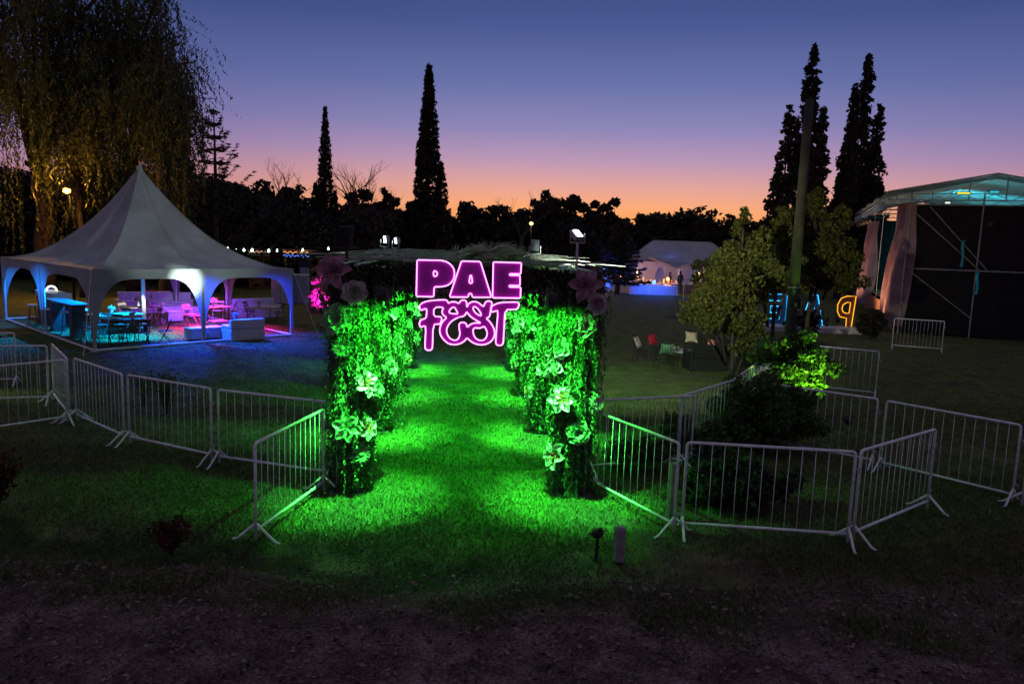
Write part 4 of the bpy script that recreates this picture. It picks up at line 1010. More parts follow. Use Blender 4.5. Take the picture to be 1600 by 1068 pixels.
# --- trees lit from the lawn in the right middle
x = ground_x(1178, 22)
h1 = top_z(1165, 328, 21)
crown_tree('leafy_tree', (at(1160, 340, 21).x, 21, 0), h1, 1.5, 1.0, 260, 19000, .11, .06, M['tree_leaf'], 'yellowing leafy tree standing left of the utility pole', seed=61, clump=.24, trunk_r=.06, lobes=[(.05, .55 * h1, h1, .7), (-.55, .3 * h1, .76 * h1, .8), (-1.15, .32 * h1, .5 * h1, .6), (.45, .16 * h1, .4 * h1, .45), (.6, .62 * h1, .9 * h1, .6), (-1.0, .38 * h1, .56 * h1, .5), (.2, .25 * h1, .6 * h1, .6)])
h2 = top_z(1280, 294, 26)
crown_tree('leafy_tree', (at(1282, 300, 26).x, 26, 0), h2, 1.75, 1.4, 270, 21000, .12, .065, M['tree_leaf'], 'yellowing leafy tree standing right of the utility pole before the stage', seed=62, clump=.27, trunk_r=.09, lobes=[(-.1, .5 * h2, h2, .95), (.8, .42 * h2, .9 * h2, .9), (-.9, .42 * h2, .88 * h2, .9), (.2, .44 * h2, .7 * h2, 1.0), (-1.3, .5 * h2, .75 * h2, .6)])
h3 = top_z(1222, 325, 23.5)
crown_tree('leafy_tree', (at(1222, 325, 23.5).x, 23.5, 0), h3, 1.6, 1.2, 110, 9000, .13, .08, M['tree_leaf'], 'lower yellowing tree directly behind the utility pole', seed=63, clump=.34, trunk_r=.08, lobes=[(0, .52 * h3, h3, .75), (-.5, .45 * h3, .8 * h3, .6), (.4, .5 * h3, .85 * h3, .6)])
crown_tree('leafy_tree', (ground_x(1128, 30), 30, 0), top_z(1128, 395, 30), 1.2, .8, 50, 6000, .13, .09, M['tree_leaf'], 'small yellowing tree with sprawling low branches before the far tent', seed=64, clump=.35, trunk_r=.05)
crown_tree('round_bush', (ground_x(1374, 32), 32, 0), top_z(1374, 484, 32), .45, .1, 40, 4500, .13, .08, DL, 'dark round bush at the foot of the stage front', 'bush', seed=65, clump=.24, trunk_r=.05)

# --- shrubs inside the enclosure
p = G(1190, 700)
crown_tree('dark_bush', p, 1.28, 1.0, .05, 120, 22000, .07, .038, M['bush_leaf'], 'dark dense bush filling the barrier enclosure', 'bush', seed=71, clump=.2, trunk_r=.05, ry=.9)
crown_tree('lime_shrub', V(5.95, 15.5, 0), 1.95, .9, .5, 75, 8500, .085, .055, M['bush_leaf'], 'bright lime lit shrub at the foot of the utility pole', 'bush', seed=72, clump=.19, trunk_r=.04, ry=.6)
crown_tree('low_bush', G(1085, 715), .72, .65, .05, 30, 4200, .09, .05, M['bush_leaf'], 'low dark plant left of the dark dense bush', 'plant', seed=73, clump=.18, trunk_r=.02, ry=.5)
crown_tree('low_bush', G(1000, 735), .55, .55, .05, 22, 2400, .08, .04, M['bush_leaf'], 'sparse plant behind the slanting barrier by the right column', 'plant', seed=74, clump=.16, trunk_r=.015, ry=.4)
crown_tree('low_bush', G(1140, 790), .7, .9, .05, 34, 4200, .09, .045, M['dark_leaf'], 'dark weeds behind the front barrier of the enclosure', 'plant', seed=75, clump=.18, trunk_r=.015, ry=.45)
o = par_can('ground_spotlight', (6.5, 14.0, .45), (5.95, 15.5, 1.5), 'lamp_green', .8, 'small spotlight in the grass right of the dark bush, aimed at the lime shrub', 'spotlight')
lamp('lime_beam', 'SPOT', V(6.46, 14.12, .58), (5.9, 15.5, 1.45), (.4, 1, .07), 650, o, .05, 80, .9)

# weeds & red flowering shrubs in the left foreground, weed behind the barrier
def weed(p, h, w, n, leaf, label, cat='plant', seed=1, L=.06):
    r = random.Random(seed); o = empty('weed' if cat == 'plant' else 'shrub', p, 0, label, cat); mb = MB(); P = []
    for k in range(n):
        a = r.uniform(0, 6.28); e = V(w * r.random() * math.cos(a), w * r.random() * math.sin(a), h * r.uniform(.6, 1)); m_ = e * .5 + V(0, 0, h * .1)
        mb.tube([(0, 0, 0), m_, e], [.008, .006, .003], 4)
        for j in range(34): t = r.uniform(.3, 1.02); q = m_ * (2 * t) if t < .5 else m_.lerp(e, t * 2 - 1); P.append((q + V(r.gauss(0, .035), r.gauss(0, .035), r.gauss(0, .03)))[:])
    mb.build('stem', M['bark'], o); leafcards('leaves', np.array(P), L, L * .6, leaf, o, seed=seed); return o
weed(G(248, 655) + V(0, .3, 0), .95, .45, 14, M['bush_leaf'], 'spindly weed growing behind the left fence line', seed=81)
weed(G(225, 635), .75, .3, 8, M['bush_leaf'], 'smaller weed left of the spindly one behind the left fence line', seed=82)
weed(G(268, 868), .42, .26, 20, M['red_leaf'], 'dull red plant alone in the dark left foreground', seed=83)
weed(G(-4, 800), .75, .35, 34, M['red_leaf'], 'reddish shrub cut off by the left edge of the view', seed=84)

# --- treeline beyond the lawn
def far_tree(px, py, Y, hw, label, seed, airy=False, n=None):
    x = at(px, py, Y).x; h = top_z(px, py, Y); rx = hw * Y / FPX
    crown_tree('distant_tree', (x, Y, 0), h, rx, h * .12, 60 if airy else 80, n or (3200 if airy else 4200), .5, .3, DL, label, group='trees along the horizon', seed=seed, clump=rx * (.24 if airy else .34), trunk_r=.18)
TL = [(358, 300, 60, 34, 'round tree right behind the open conifer', 0), (402, 288, 72, 36, 'tree on the horizon left of the smaller cypress, leftmost of a pair', 0), (452, 290, 72, 36, 'tree on the horizon beside the smaller cypress, rightmost of a pair', 0),
      (560, 300, 70, 34, 'ragged tree just right of the smaller cypress', 1), (602, 298, 70, 30, 'ragged tree midway between the two cypresses', 1), (643, 315, 70, 28, 'tree just left of the tallest cypress', 0),
      (733, 318, 72, 32, 'tree just right of the tallest cypress', 0), (778, 322, 72, 34, 'dark tree behind the letter E of the sign', 0), (858, 297, 70, 40, 'airy tree above the right end of the tunnel, left of the floodlight', 1), (895, 300, 70, 30, 'airy tree right over the large floodlight', 1),
      (928, 310, 71, 24, 'slim airy tree right of the large floodlight', 1), (962, 304, 71, 32, 'tall airy tree above the far dark conifer', 1), (1010, 330, 74, 28, 'low tree over the far white tent', 0), (1050, 338, 76, 26, 'lowest tree on the horizon, behind the ridge of the far tent', 0),
      (1095, 319, 74, 40, 'broad dark tree right of the far tent ridge', 0), (1150, 332, 74, 30, 'dark tree behind the left yellowing tree', 0), (1190, 340, 74, 28, 'dark tree left of the tallest poplar', 0), (1330, 330, 75, 40, 'dark mass of tree at the foot of the poplars', 0)]
for i, (px, py, Y, hw, lb, ai) in enumerate(TL): far_tree(px, py, Y, hw, lb, 200 + i, bool(ai))
def bare_tree(px, py, Y, label, seed, n=5):
    x = at(px, py, Y).x; h = top_z(px, py, Y); o = empty('bare_tree', (x, Y, 0), 0, label, 'tree'); rg = random.Random(seed)
    mb = MB(); mb.tube([(0, 0, 0), (.1, 0, h * .3), (0, 0, h * .5)], [.3, .22, .16], 7); mb.build('trunk', M['bark'], o, smooth=True)
    mb = MB()
    for k in range(n): bare_branches(mb, V(0, 0, h * rg.uniform(.4, .5)), V(rg.gauss(0, .45), rg.gauss(0, .3), 1), h * .27, .11, 4, rg)
    mb.build('branches', M['bark'], o); return o
bare_tree(548, 245, 66, 'leafless tree right of the smaller cypress', 5, 7); bare_tree(455, 265, 68, 'leafless tree left of the smaller cypress', 3, 4); bare_tree(612, 285, 66, 'leafless tree midway between the cypresses', 9, 4)
bare_tree(817, 292, 68, 'thin leafless tree above the letter E of the sign', 12, 3); bare_tree(664, 275, 68, 'leafless twigs beside the tallest cypress', 14, 2)
# far woodland mass
rg = np.random.default_rng(77); n = 150000
P = np.zeros((n, 3)); P[:, 0] = rg.uniform(-62, 60, n); P[:, 1] = rg.normal(82, 3.5, n); k = P[:, 0]
hh = 5.9 + .9 * np.sin(k * .45) + .7 * np.sin(k * 1.3 + 1) + .35 * np.sin(k * 3.1)
P[:, 2] = hh * rg.beta(1.6, 1.15, n)
o = leafcards('woodland', P, .6, .36, DL, seed=4); tag(o, 'dark continuous woodland closing the far side of the lawn', 'woodland', kind='stuff')
n = 130000; P = np.zeros((n, 3)); P[:, 0] = rg.uniform(-48, -9, n); P[:, 1] = rg.normal(54, 2.5, n) ; k = P[:, 0]
hh = 5.2 + .7 * np.sin(k * .6) + .5 * np.sin(k * 1.7 + 1) + (k < -20) * 2.0
P[:, 2] = hh * rg.beta(1.5, 1.1, n)
o = leafcards('hedge', P, .36, .2, DL, seed=6); tag(o, 'dark overgrown hedge behind the marquee', 'hedge', kind='stuff')
conifer(967, 345, 56, 2.3, 'dark broad conifer standing left of the far white tent', 33, 15, 110, .1)

# ================================================================== STAGE
S0 = V(18.0, 34.8, 0); SV = V(.35, .937, 0); SU = V(.937, -.35, 0)
def S(s, t, z): p = S0 + SV * s + SU * t; return V(p.x, p.y, z)
stage = empty('stage', (0, 0, 0), 0, 'covered concert stage with black side cloth, scaffold posts and pink tarps at the right edge', 'stage')
DEP, WID, EVZ, APZ = 6.4, 18.0, 6.35, 7.15
def quad(pts, n=1, fn=None):
    b = MB()
    def f(u, v):
        p = pts[0].lerp(pts[1], u).lerp(pts[3].lerp(pts[2], u), v)
        return p + (fn(u, v) if fn else V(0, 0, 0))
    b.grid(f, 24, 16); return b
# near side wall of black cloth, rear wall, far wall
quad([S(.0, .25, .1), S(.0, DEP + 3, .1), S(.0, DEP + 3, 5.95), S(.0, .25, 5.95)], fn=lambda u, v: SV * (.05 * math.sin(u * 40) * math.sin(v * 3))).build('black_side_cloth', M['black'], stage, smooth=True)
quad([S(WID, .2, .1), S(WID, DEP, .1), S(WID, DEP, 5.95), S(WID, .2, 5.95)]).build('black_far_cloth', M['black'], stage, smooth=True)
quad([S(0, DEP - .6, 1.2), S(WID, DEP - .6, 1.2), S(WID, DEP - .6, 5.9), S(0, DEP - .6, 5.9)], fn=lambda u, v: SU * (.12 * math.sin(u * 90))).build('teal_back_curtain', M['teal'], stage, smooth=True)
# deck, front skirt
b = MB(); c = S(WID / 2, DEP / 2, 1.2); b.box(c, (DEP - .5, WID - .5, .12), math.atan2(SU.y, SU.x)); b.build('deck', M['brown_board'], stage)
quad([S(.1, -.02, .05), S(WID, -.02, .05), S(WID, -.02, 1.14), S(.1, -.02, 1.14)], fn=lambda u, v: SU * (.03 * math.sin(u * 120))).build('front_skirt', M['brown_board'], stage, smooth=True)
# pink grey tarps either side of the opening
def tarp(s0, s1, seed, zt=6.05, flare=.5):
    r = random.Random(seed); ph = [r.uniform(0, 6) for _ in range(4)]
    b = MB()
    def f(u, v):
        z = .35 + (zt - .35) * v; s = s0 + (s1 - s0) * u
        fold = .16 * math.sin(u * 9 + ph[0] + 1.3 * math.sin(v * 4)) * (1.1 - .6 * v) + .07 * math.sin(u * 23 + v * 6 + ph[1])
        wrap = max(0, .16 - u) / .16 * .55
        return S(s + flare * (1 - v) ** 1.5 * u, -.12 + fold - .25 * (1 - v) + wrap, z)
    b.grid(f, 46, 40); o = b.build('wing_tarp', M['tarp'], stage, smooth=True); return o
tarp(-.22, 2.3, 1, flare=.0); tarp(15.2, 17.9, 2, 5.8)
# scaffold posts on the near side
def bar(a, c, r=.035, m='scaff', name='scaffold_tube', p=None): b = MB(); b.tube([a, c], r, 7); return b.build(name, M[m], p or stage)
for t in (0.12, 3.0, 5.6, 8.2): bar(S(-.12, t, 0), S(-.12, t, 6.5))
bar(S(-.16, 0.1, 3.05), S(-.16, 9, 3.05)); bar(S(-.16, 0.1, 5.95), S(-.16, 9, 5.95))
bar(S(-.2, .3, 5.6), S(-.2, 3.1, 3.1), .022); bar(S(-.2, .9, 5.85), S(-.2, 3.4, 3.1), .022); bar(S(-.2, .3, 2.95), S(-.2, 3.0, .9), .022)
for k in (3.6, 10, 15.0): bar(S(k, 0.0, 0), S(k, 0.0, 6.1), .022)
# roof: translucent tarp over trusses
def roofpt(s, t):
    rt = (t + 1.0) / (DEP + 2.0); z = EVZ + (APZ - EVZ) * (1 - abs(2 * rt - 1)); return S(s, t, z + .1)
b = MB(); b.grid(lambda u, v: roofpt(-1.1 + (WID + 1.6) * u, -1.0 + (DEP + 2.0) * v) + V(0, 0, .04 * math.sin(u * 30 + v * 11) - .05 * math.sin(u * 12) ** 2), 60, 24); b.build('roof_tarp', M['clear_tarp'], stage, smooth=True)
# gable cloth at the near end
b = MB()
def gab(u, v):
    p = roofpt(-1.0, -1.0 + (DEP + 2.0) * u); zb = p.z - .22; return V(p.x, p.y, zb + (p.z - .05 - zb) * v)
b.grid(gab, 24, 6); b.build('gable_tarp', M['clear_tarp'], stage, smooth=True)
def truss(a, c, h=.4, n=12, r=.025, name='roof_truss'):
    b = MB(); up = V(0, 0, h); b.tube([a, c], r, 6); b.tube([a + up, c + up], r, 6)
    for k in range(n):
        p = a.lerp(c, k / n); q = a.lerp(c, (k + 1) / n); b.tube([p + (up if k % 2 else V(0, 0, 0)), q + (V(0, 0, 0) if k % 2 else up)], r * .6, 4)
    return b.build(name, M['galv'], stage)
for s in (-1.05, 3, 7.5, 12, 17): truss(S(s, -1, 6.1), S(s, DEP + 1, 6.1), .28, 14)
for k in range(6):
    t = -.6 + k * 1.4; p = roofpt(-1.12, t); bar(V(p.x, p.y, 6.1), V(p.x, p.y, p.z - .05), .025)
for t in (-.95, DEP / 2, DEP + .95): 
    a = roofpt(-1.1, t); c = roofpt(WID + .4, t); bar(a - V(0, 0, .12), c - V(0, 0, .12), .03)
a = roofpt(-1.13, -1.0); c = roofpt(-1.13, DEP / 2); e = roofpt(-1.13, DEP + 1); bar(a, c, .035); bar(c, e, .035)
truss(S(-.5, -1.0, 5.75), S(WID + .3, -1.0, 5.75), .35, 36, .035, 'front_truss')
# par lamps on the front truss (unlit), one group
for k in range(6):
    par_can('stage_lamp', S(5 + k * 1.7, -1.0, 5.45), S(5 + k * 1.7, 1.5, 3), 'glass', 1.8, ['stage lamp nearest the near tarp on the front truss', 'second stage lamp from the near tarp on the front truss', 'third stage lamp from the near tarp on the front truss', 'third stage lamp from the far tarp on the front truss', 'second stage lamp from the far tarp on the front truss', 'stage lamp nearest the far tarp on the front truss'][k], 'stage lamp', 'lamps on the stage truss')
o = empty('led_strip', S(2.9, .4, 1.3), 0, 'narrow glowing pale violet screen strip beside the near tarp', 'screen')
b = MB(); b.box((0, 0, 1.4), (.12, .5, 2.4), math.atan2(SV.y, SV.x) - math.pi / 2, bev=.01); b.build('casing', M['blackmetal'], o); b = MB(); b.box((-.075, -.03, 1.4), (.03, .46, 2.35), math.atan2(SV.y, SV.x) - math.pi / 2); b.build('screen_face', M['screen'], o)
# light of the stage: teal inside, warm amber on the tarps and skirt
def sl(p, tg, c, e, cone, lb, emi): 
    o = par_can('stage_lamp', p, tg, emi, 1.2, lb, 'stage lamp'); d = (Vector(tg) - Vector(p)).normalized(); lamp('beam', 'SPOT', Vector(p) + d * .15, tg, c, e, o, .1, cone, .9)
sl(S(6, .6, 5.7), S(9.5, 5.8, 3.9), (.05, .8, 1), 16000, 120, 'teal lit lamp hanging inside the stage over the opening', 'lamp_blue')
sl(S(1.5, 2.6, 5.2), S(1.2, 3.2, 7), (.2, .8, .85), 420, 140, 'teal lamp lighting the stage roof from below', 'lamp_blue')
sl(S(1.2, -2.4, .35), S(1.3, -.2, 2.2), (1, .5, .25), 800, 75, 'amber floor lamp before the near pink tarp', 'lamp_warm')
sl(S(16.5, -2.8, .35), S(16.5, -.2, 2.6), (1, .5, .3), 700, 75, 'amber floor lamp before the far pink tarp', 'lamp_warm')
sl(S(7.5, -3.4, .35), S(7.6, -.6, 3.4), (1, .55, .25), 2600, 125, 'amber floor lamp before the stage skirt', 'lamp_warm')
sl(S(-1.3, 3.1, 5.0), S(.0, 3.0, 1.5), (.05, .5, 1), 60, 24, 'small blue lamp clipped to the near scaffold post', 'lamp_blue')
for (px, py, Y, w_, em, lb) in ((1505, 303, 34.4, .5, emis('yellow_reflection', (1, .85, .05), 1.0), 'added glowing yellow bar for a reflection under the stage roof gable'), (1553, 301, 34.0, .35, emis('teal_reflection', (.03, .6, .7), .8), 'added teal glow for a reflection under the right slope of the stage roof'), (1480, 318, 34.4, .2, emis('white_lamp', (.8, 1, .95), 1.0), 'small white lamp on the lower truss of the stage gable')):  # yellow and teal bars are added glows in place of reflections
    q = at(px, py, Y - 1.4); o = empty('roof_glow', q, -.35, lb, 'stage lamp'); b = MB(); b.box((0, 0, .05), (w_ + .08, .14, .1), bev=.02); b.build('housing', M['blackmetal'], o); b = MB(); b.box((0, -.08, .03), (w_, .03, .07), bev=.008); b.build('lens', em, o)  # housing and lens here are the body and face of an added glow bar
# coloured cloth streaks on the scaffold: hanging teal banners
for (t, z0, z1, lb) in ((3.05, 2.0, 3.0, 'narrow teal cloth tied to the second scaffold post'), (5.5, 3.1, 4.4, 'narrow teal green cloth hung high at the right edge of the stage'), (2.35, 3.2, 4.4, 'dull blue cloth tied high on the stage side')):
    b = MB(); b.grid(lambda u, v: S(-.3 + .03 * math.sin(v * 9), t - .05 + .11 * u + .03 * math.sin(v * 6), z0 + (z1 - z0) * v), 4, 10); o = b.build('hanging_cloth', mat('teal_cloth_' + str(t), (.02, .28, .32), (.02, .14, .2), .8, 5), smooth=True); tag(o, lb, 'cloth')

# ================================================================== NEON LETTERS ON THE LAWN (seen from behind, so mirrored)
def big_letter(px, kind, label, board, neon, Y=35.6, rzz=0.0):
    base = V(ground_x(px, Y), Y, 0); o = empty('neon_letter', base, rzz, label, 'neon letter', None)
    if kind == 'P': outer = [(.48, 1.62), (.05, 1.62), (-.22, 1.5), (-.36, 1.2), (-.34, .85), (-.2, .62), (.12, .55), (.12, .05), (.38, .05)]; holes = [[(.24, 1.32), (.08, 1.32), (-.1, 1.2), (-.14, 1.02), (-.08, .86), (.04, .8), (.22, .8)]]
    if kind == 'A': outer = [(-.12, 1.62), (.2, 1.62), (.58, .05), (.3, .05), (.22, .35), (-.16, .35), (-.26, .05), (-.56, .05)]; holes = [[(.03, 1.25), (.14, .7), (-.1, .7)]]
    if kind == 'E': outer = [(.42, 1.6), (-.42, 1.6), (-.42, 1.28), (.12, 1.28), (.12, 1.02), (-.34, 1.02), (-.34, .7), (.12, .7), (.12, .42), (-.46, .42), (-.46, .08), (.42, .08)]; holes = []
    letter('letter_board', outer, holes, o, board, neon, th=.05, tr=.022, standoff=.06)
    b = MB()
    for x in (-.3, .3): b.tube([(x, .06, .0), (x, .06, 1.3)], .02, 6); b.tube([(x, .06, 1.0), (x, .6, 0)], .015, 5)
    b.build('support', M['blackmetal'], o)
big_letter(1327, 'P', 'yellow neon letter P seen mirrored on a brown board before the stage', M['brown_board'], M['neon_yellow'])
big_letter(1276, 'A', 'blue neon letter A seen mirrored between the utility pole and the yellow letter', M['blue_board'], M['neon_cyan'])
crown_tree('dark_bush', (ground_x(1268, 30), 30, 0), 1.5, .7, .2, 26, 1500, .12, .07, DL, 'sparse dark shrub half hiding the middle neon letter', 'bush', seed=66, clump=.28, trunk_r=.04)
big_letter(1221, 'E', 'blue neon letter E seen mirrored on the left of the utility pole', M['blue_board'], M['neon_cyan'])
# white cloth platform under the letters
o = empty('platform', (ground_x(1260, 34.4), 34.2, 0), 0, 'low pale platform in front of the blue neon letters', 'platform'); b = MB(); b.box((0, 0, .12), (5.2, 1.2, .24), bev=.02); b.build('deck', M['leather'], o)

# ================================================================== LOUNGE SET ON THE LAWN
def wire_chair(px, py, rz, label, cush, cm):
    o = empty('garden_chair', G(px, py), R_(rz), label, 'chair'); b = MB()
    b.tube([(.28 * math.cos(t * .5236), .28 * math.sin(t * .5236), .42) for t in range(12)], .012, 5, closed=True)
    pts = [(.34 * math.cos(a), .26 * math.sin(a) + .08, .42 + .44 * math.sin(a) ** .7) for a in [k * math.pi / 12 for k in range(13)]]
    b.tube(pts, .014, 6)
    for k in range(2, 11): a = k * math.pi / 12; b.tube([pts[k], (.27 * math.cos(a), .27 * math.sin(a), .42)], .005, 4)
    b.build('frame', M['blackmetal'], o)
    for (x, y) in ((-.2, -.2), (.2, -.2), (-.2, .2), (.2, .2)): b = MB(); b.tube([(x, y, .42), (x * 1.25, y * 1.25, 0)], .012, 5); b.build('leg', M['blackmetal'], o)
    c = empty('cushion', tuple(G(px, py)), R_(rz), cush, 'cushion')
    b = MB(); pin = lambda u, v: 1 - .1 * math.sin(math.pi * v) if True else 1
    for sg in (-1, 1):
        b.grid(lambda u, v: (sg * (u - .5) * .42 * (1 - .12 * math.sin(math.pi * v)), .1 + .16 * v + sg * .085 * (math.sin(math.pi * u) * math.sin(math.pi * v)) ** .6, .45 + .36 * v - .035 * math.sin(math.pi * u) * (2 * v - 1)), 12, 12)
    b.build('cover', M[cm], c, smooth=True); return o
wire_chair(1003, 566, 60, 'black wire garden chair with a striped cushion, leftmost of the lounge set', 'striped cushion on the leftmost garden chair', 'cloth_stripe')
wire_chair(1024, 561, 40, 'black wire garden chair with a red cushion', 'red cushion on a garden chair', 'cloth_red')
wire_chair(1037, 576, 185, 'black wire garden chair seen from behind with a green cushion', 'pale green cushion on the garden chair seen from behind', 'cloth_green')
wire_chair(1079, 556, -10, 'black wire garden chair with rounded back beyond the low table', 'beige cushion on the rounded garden chair', 'cloth_beige')
o = empty('coffee_table', G(1056, 570), 0, 'low white round topped table in the lounge set', 'table'); b = MB(); b.lathe([(.001, 0), (.42, 0), (.43, .02), (.42, .035), (.001, .035)], 24, (0, 0, .44)); b.build('tabletop', M['leather'], o)
for k in range(4): a = k * 1.571 + .6; b = MB(); b.tube([(.2 * math.cos(a), .2 * math.sin(a), .44), (.33 * math.cos(a), .33 * math.sin(a), 0)], .014, 5); b.build('leg', M['blackmetal'], o)
o = empty('bread_basket', G(1053, 570) + V(0, 0, .475), 0, 'small tan basket on the low white table', 'basket'); b = MB(); b.lathe([(.1, 0), (.14, .05), (.13, .1), (.02, .08)], 14); b.build('bowl', M['cloth_beige'], o)
sofa(G(1106, 577), 185, 1.15, 'black wicker sofa seen from behind at the right of the lounge set', back=.78, m='wicker', dp=.8)
o = empty('cushion', G(1114, 573) + V(-.1, -.1, .62), 0, 'pinkish red round cushion on the black wicker sofa', 'cushion'); b = MB(); b.lathe([(.001, -.1), (.11, -.09), (.16, 0), (.11, .1), (.001, .12)], 14, (0, 0, .13)); b.build('cover', M['cloth_pink'], o, smooth=True)
p = G(1170, 570); o = empty('white_flowers', p, 0, 'white flowering plant under the left yellowing tree', 'plant'); r = random.Random(3)
leafcards('blossom', np.array([(r.gauss(0, .25), r.gauss(0, .15), .55 + r.gauss(0, .07)) for _ in range(160)]), .1, .07, M['petal_white'], o); leafcards('leaves', np.array([(r.gauss(0, .25), r.gauss(0, .15), .3 + r.gauss(0, .12)) for _ in range(500)]), .1, .05, M['bush_leaf'], o)

# ================================================================== FAR TENTS AND TABLES
FY = 66.0
def fx(px, Y=FY): return ground_x(px, Y)
ft = empty('far_tent', (fx(1065), FY, 0), 0, 'large far white tent with a long ridge and warm lit arches', 'tent')
zr = top_z(1050, 376, FY); ze = top_z(1060, 409, FY); w = fx(1148) - fx(992)
b = MB()
def rf(u, v):
    x = -w / 2 + w * u; end = max(0, 1 - min(u, 1 - u) / .22); q = abs(v - .5) * 2
    z = zr - (zr - ze) * max(q ** .85, end ** 1.4) - .12 * math.sin(math.pi * q)
    return (x, (v - .5) * 7, z)
b.grid(rf, 40, 16); b.build('roof', M['fartent'], ft, smooth=True)
def farwall(x0, x1, arches, y=-3.5):
    b = MB()
    def f(u, v):
        x = x0 + (x1 - x0) * u; zb = 0.02
        for (c, hw, hh) in arches:
            s = (x - c) / hw
            if abs(s) < 1: zb = max(zb, hh * (1 - abs(s) ** 2.4) ** .5)
        return (x, y + .03 * math.sin(x * 7), zb + (ze + .02 - zb) * v)
    b.grid(f, 160, 4); return b.build('wall', M['fartent'], ft, smooth=True)
X = lambda px: fx(px) - fx(1065)
farwall(-w / 2, w / 2, [(X(1021), (X(1030) - X(1013)) / 2, 2.0), (X(1041), (X(1049) - X(1033)) / 2, 2.0), (X(1100), (X(1131) - X(1060)) / 2, 2.3)])
b = MB(); b.grid(lambda u, v: (-w / 2 + w * u, 3.4, ze * v), 20, 4); b.build('rear_wall', M['fartent'], ft)
for px in (1004, 1031, 1052, 1133): b = MB(); b.tube([(X(px), -3.42, 0), (X(px), -3.42, ze)], .06, 6); b.build('post', M['paint'], ft)
def flamp(loc, c, e, lb, emi, name='lantern'):
    o = empty(name, loc, 0, lb, 'lamp'); b = MB(); b.lathe([(.001, 0), (.1, .04), (.12, .14), (.1, .24), (.001, .28)], 12); b.build('globe', M[emi], o, smooth=True)
    lamp('glow', 'POINT', Vector(loc) + V(0, 0, .5), None, c, e, o, .1); return o
flamp((fx(1100), FY + 1.5, 1.2), (1, .55, .3), 170, 'warm lamp inside the wide arch of the far tent', 'lamp_warm')
flamp((fx(1040), FY - 2, 1.9), (.05, .15, 1), 240, 'blue lamp in the second small arch of the far tent', 'lamp_blue')
# second tent peak on the left of the far one
st = empty('side_tent', (fx(1008), FY - 4.2, 0), 0, 'small gabled white tent porch in front of the far tent', 'tent'); zz1 = top_z(1010, 402, FY - 4.2); zz0 = top_z(1010, 418, FY - 4.2)
b = MB(); b.grid(lambda u, v: (-1.6 + 3.6 * u, -1.2 + 2.4 * v, zz0 + (zz1 - zz0) * (1 - abs(2 * u - .6) / 1.4 if u > .3 else .57 + u * 1.43) ), 20, 6); b.build('roof', M['fartent'], st, smooth=True)
for x in (-1.5, 1.9): b = MB(); b.tube([(x, -1.1, 0), (x, -1.1, zz0)], .05, 6); b.build('post', M['paint'], st)
# tables with cloths, glasses, and blue star lights
def far_table(px, Y, w, lb, cloth='leather', h=.75):
    o = empty('draped_table', (fx(px, Y), Y, 0), 0, lb, 'table'); b = MB(); b.box((0, 0, h - .01), (w, .8, .03)); b.build('tabletop', M['leather'], o)
    b = MB(); n = 60; prof = []
    for k in range(n):
        a = 2 * math.pi * k / n; cx = max(-1, min(1, 1.35 * math.cos(a))); cy = max(-1, min(1, 1.35 * math.sin(a))); prof.append((cx * w / 2, cy * .42))
    vs = [(x * (1 + .02 * math.sin(i * 2.1)) * s, y * s, z) for s, z in ((1.0, h), (1.03, .02)) for i, (x, y) in enumerate(prof)]
    b.add(vs, [(i, (i + 1) % n, n + (i + 1) % n, n + i) for i in range(n)]); b.build('tablecloth', M[cloth], o)
    return o
far_table(1024, 57, 3.6, 'blue lit draped table before the far tent'); far_table(990, 58, 2.4, 'dim draped table left of the blue lit one'); far_table(955, 59, 3.0, 'draped table under the far dark conifer'); far_table(1046, 61, 2.6, 'warm lit draped table before the second small arch'); far_table(1072, 60, 2.2, 'dark draped table beside the dark figures', 'brown_board'); far_table(1002, 62, 2.6, 'warm lit draped table in front of the far porch'); far_table(975, 63, 2.6, 'narrow warm lit table behind the dim draped table')
flamp((fx(1024, 55.3), 55.3, .9), (.02, .08, 1), 420, 'blue lamp before the blue lit draped table', 'lamp_blue'); flamp((fx(946, 57), 57.0, 1.1), (.02, .08, 1), 420, 'blue lamp among the chairs left of the far conifer', 'lamp_blue')
flamp((fx(1000, 60), 60.6, 1.0), (1, .45, .12), 110, 'warm lamp on the far tables left of the tent arches', 'lamp_warm'); flamp((fx(1044, 60), 59.6, 1.0), (1, .45, .12), 120, 'warm lamp on the far table by the second arch', 'lamp_warm'); flamp((fx(931, 56), 56, .3), (1, .4, .06), 60, 'orange ground lamp at the left end of the far tables', 'lamp_warm'); flamp((fx(975, 60), 61.5, .9), (1, .45, .12), 60, 'warm lamp on the narrow far table', 'lamp_warm')
rr = random.Random(8); dim_glass = [emis('warm_glass', (1, .45, .12), 1.2), emis('dim_warm_glass', (1, .4, .1), .35)]
glow_blue = emis('blue_star_light', (.05, .12, 1), 2.4)
for k, (px, py) in enumerate([(935, 437), (946, 434), (958, 440), (970, 437), (962, 409), (950, 445)]):
    p = at(px, py, 58); o = empty('star_light', p, 0, ['leftmost blue star light by the far tables', 'blue star light second from the left by the far tables', 'blue star light in the middle under the far conifer', 'blue star light right of the conifer trunk', 'blue star light highest in the far conifer', 'lowest blue star light by the far tables'][k], 'light'); b = MB()
    for j in range(7): a = j * math.pi / 7; ll = rr.uniform(.12, .34); b.tube([(-ll * math.cos(a), 0, -ll * math.sin(a) * .7), (ll * math.cos(a), .05, ll * math.sin(a) * .7)], .022, 4)
    b.build('rays', glow_blue, o); b = MB(); b.tube([(0, .06, 0), (0, .06, -p.z if k != 4 else .6)], .015, 5); b.build('stake', M['blackmetal'], o)
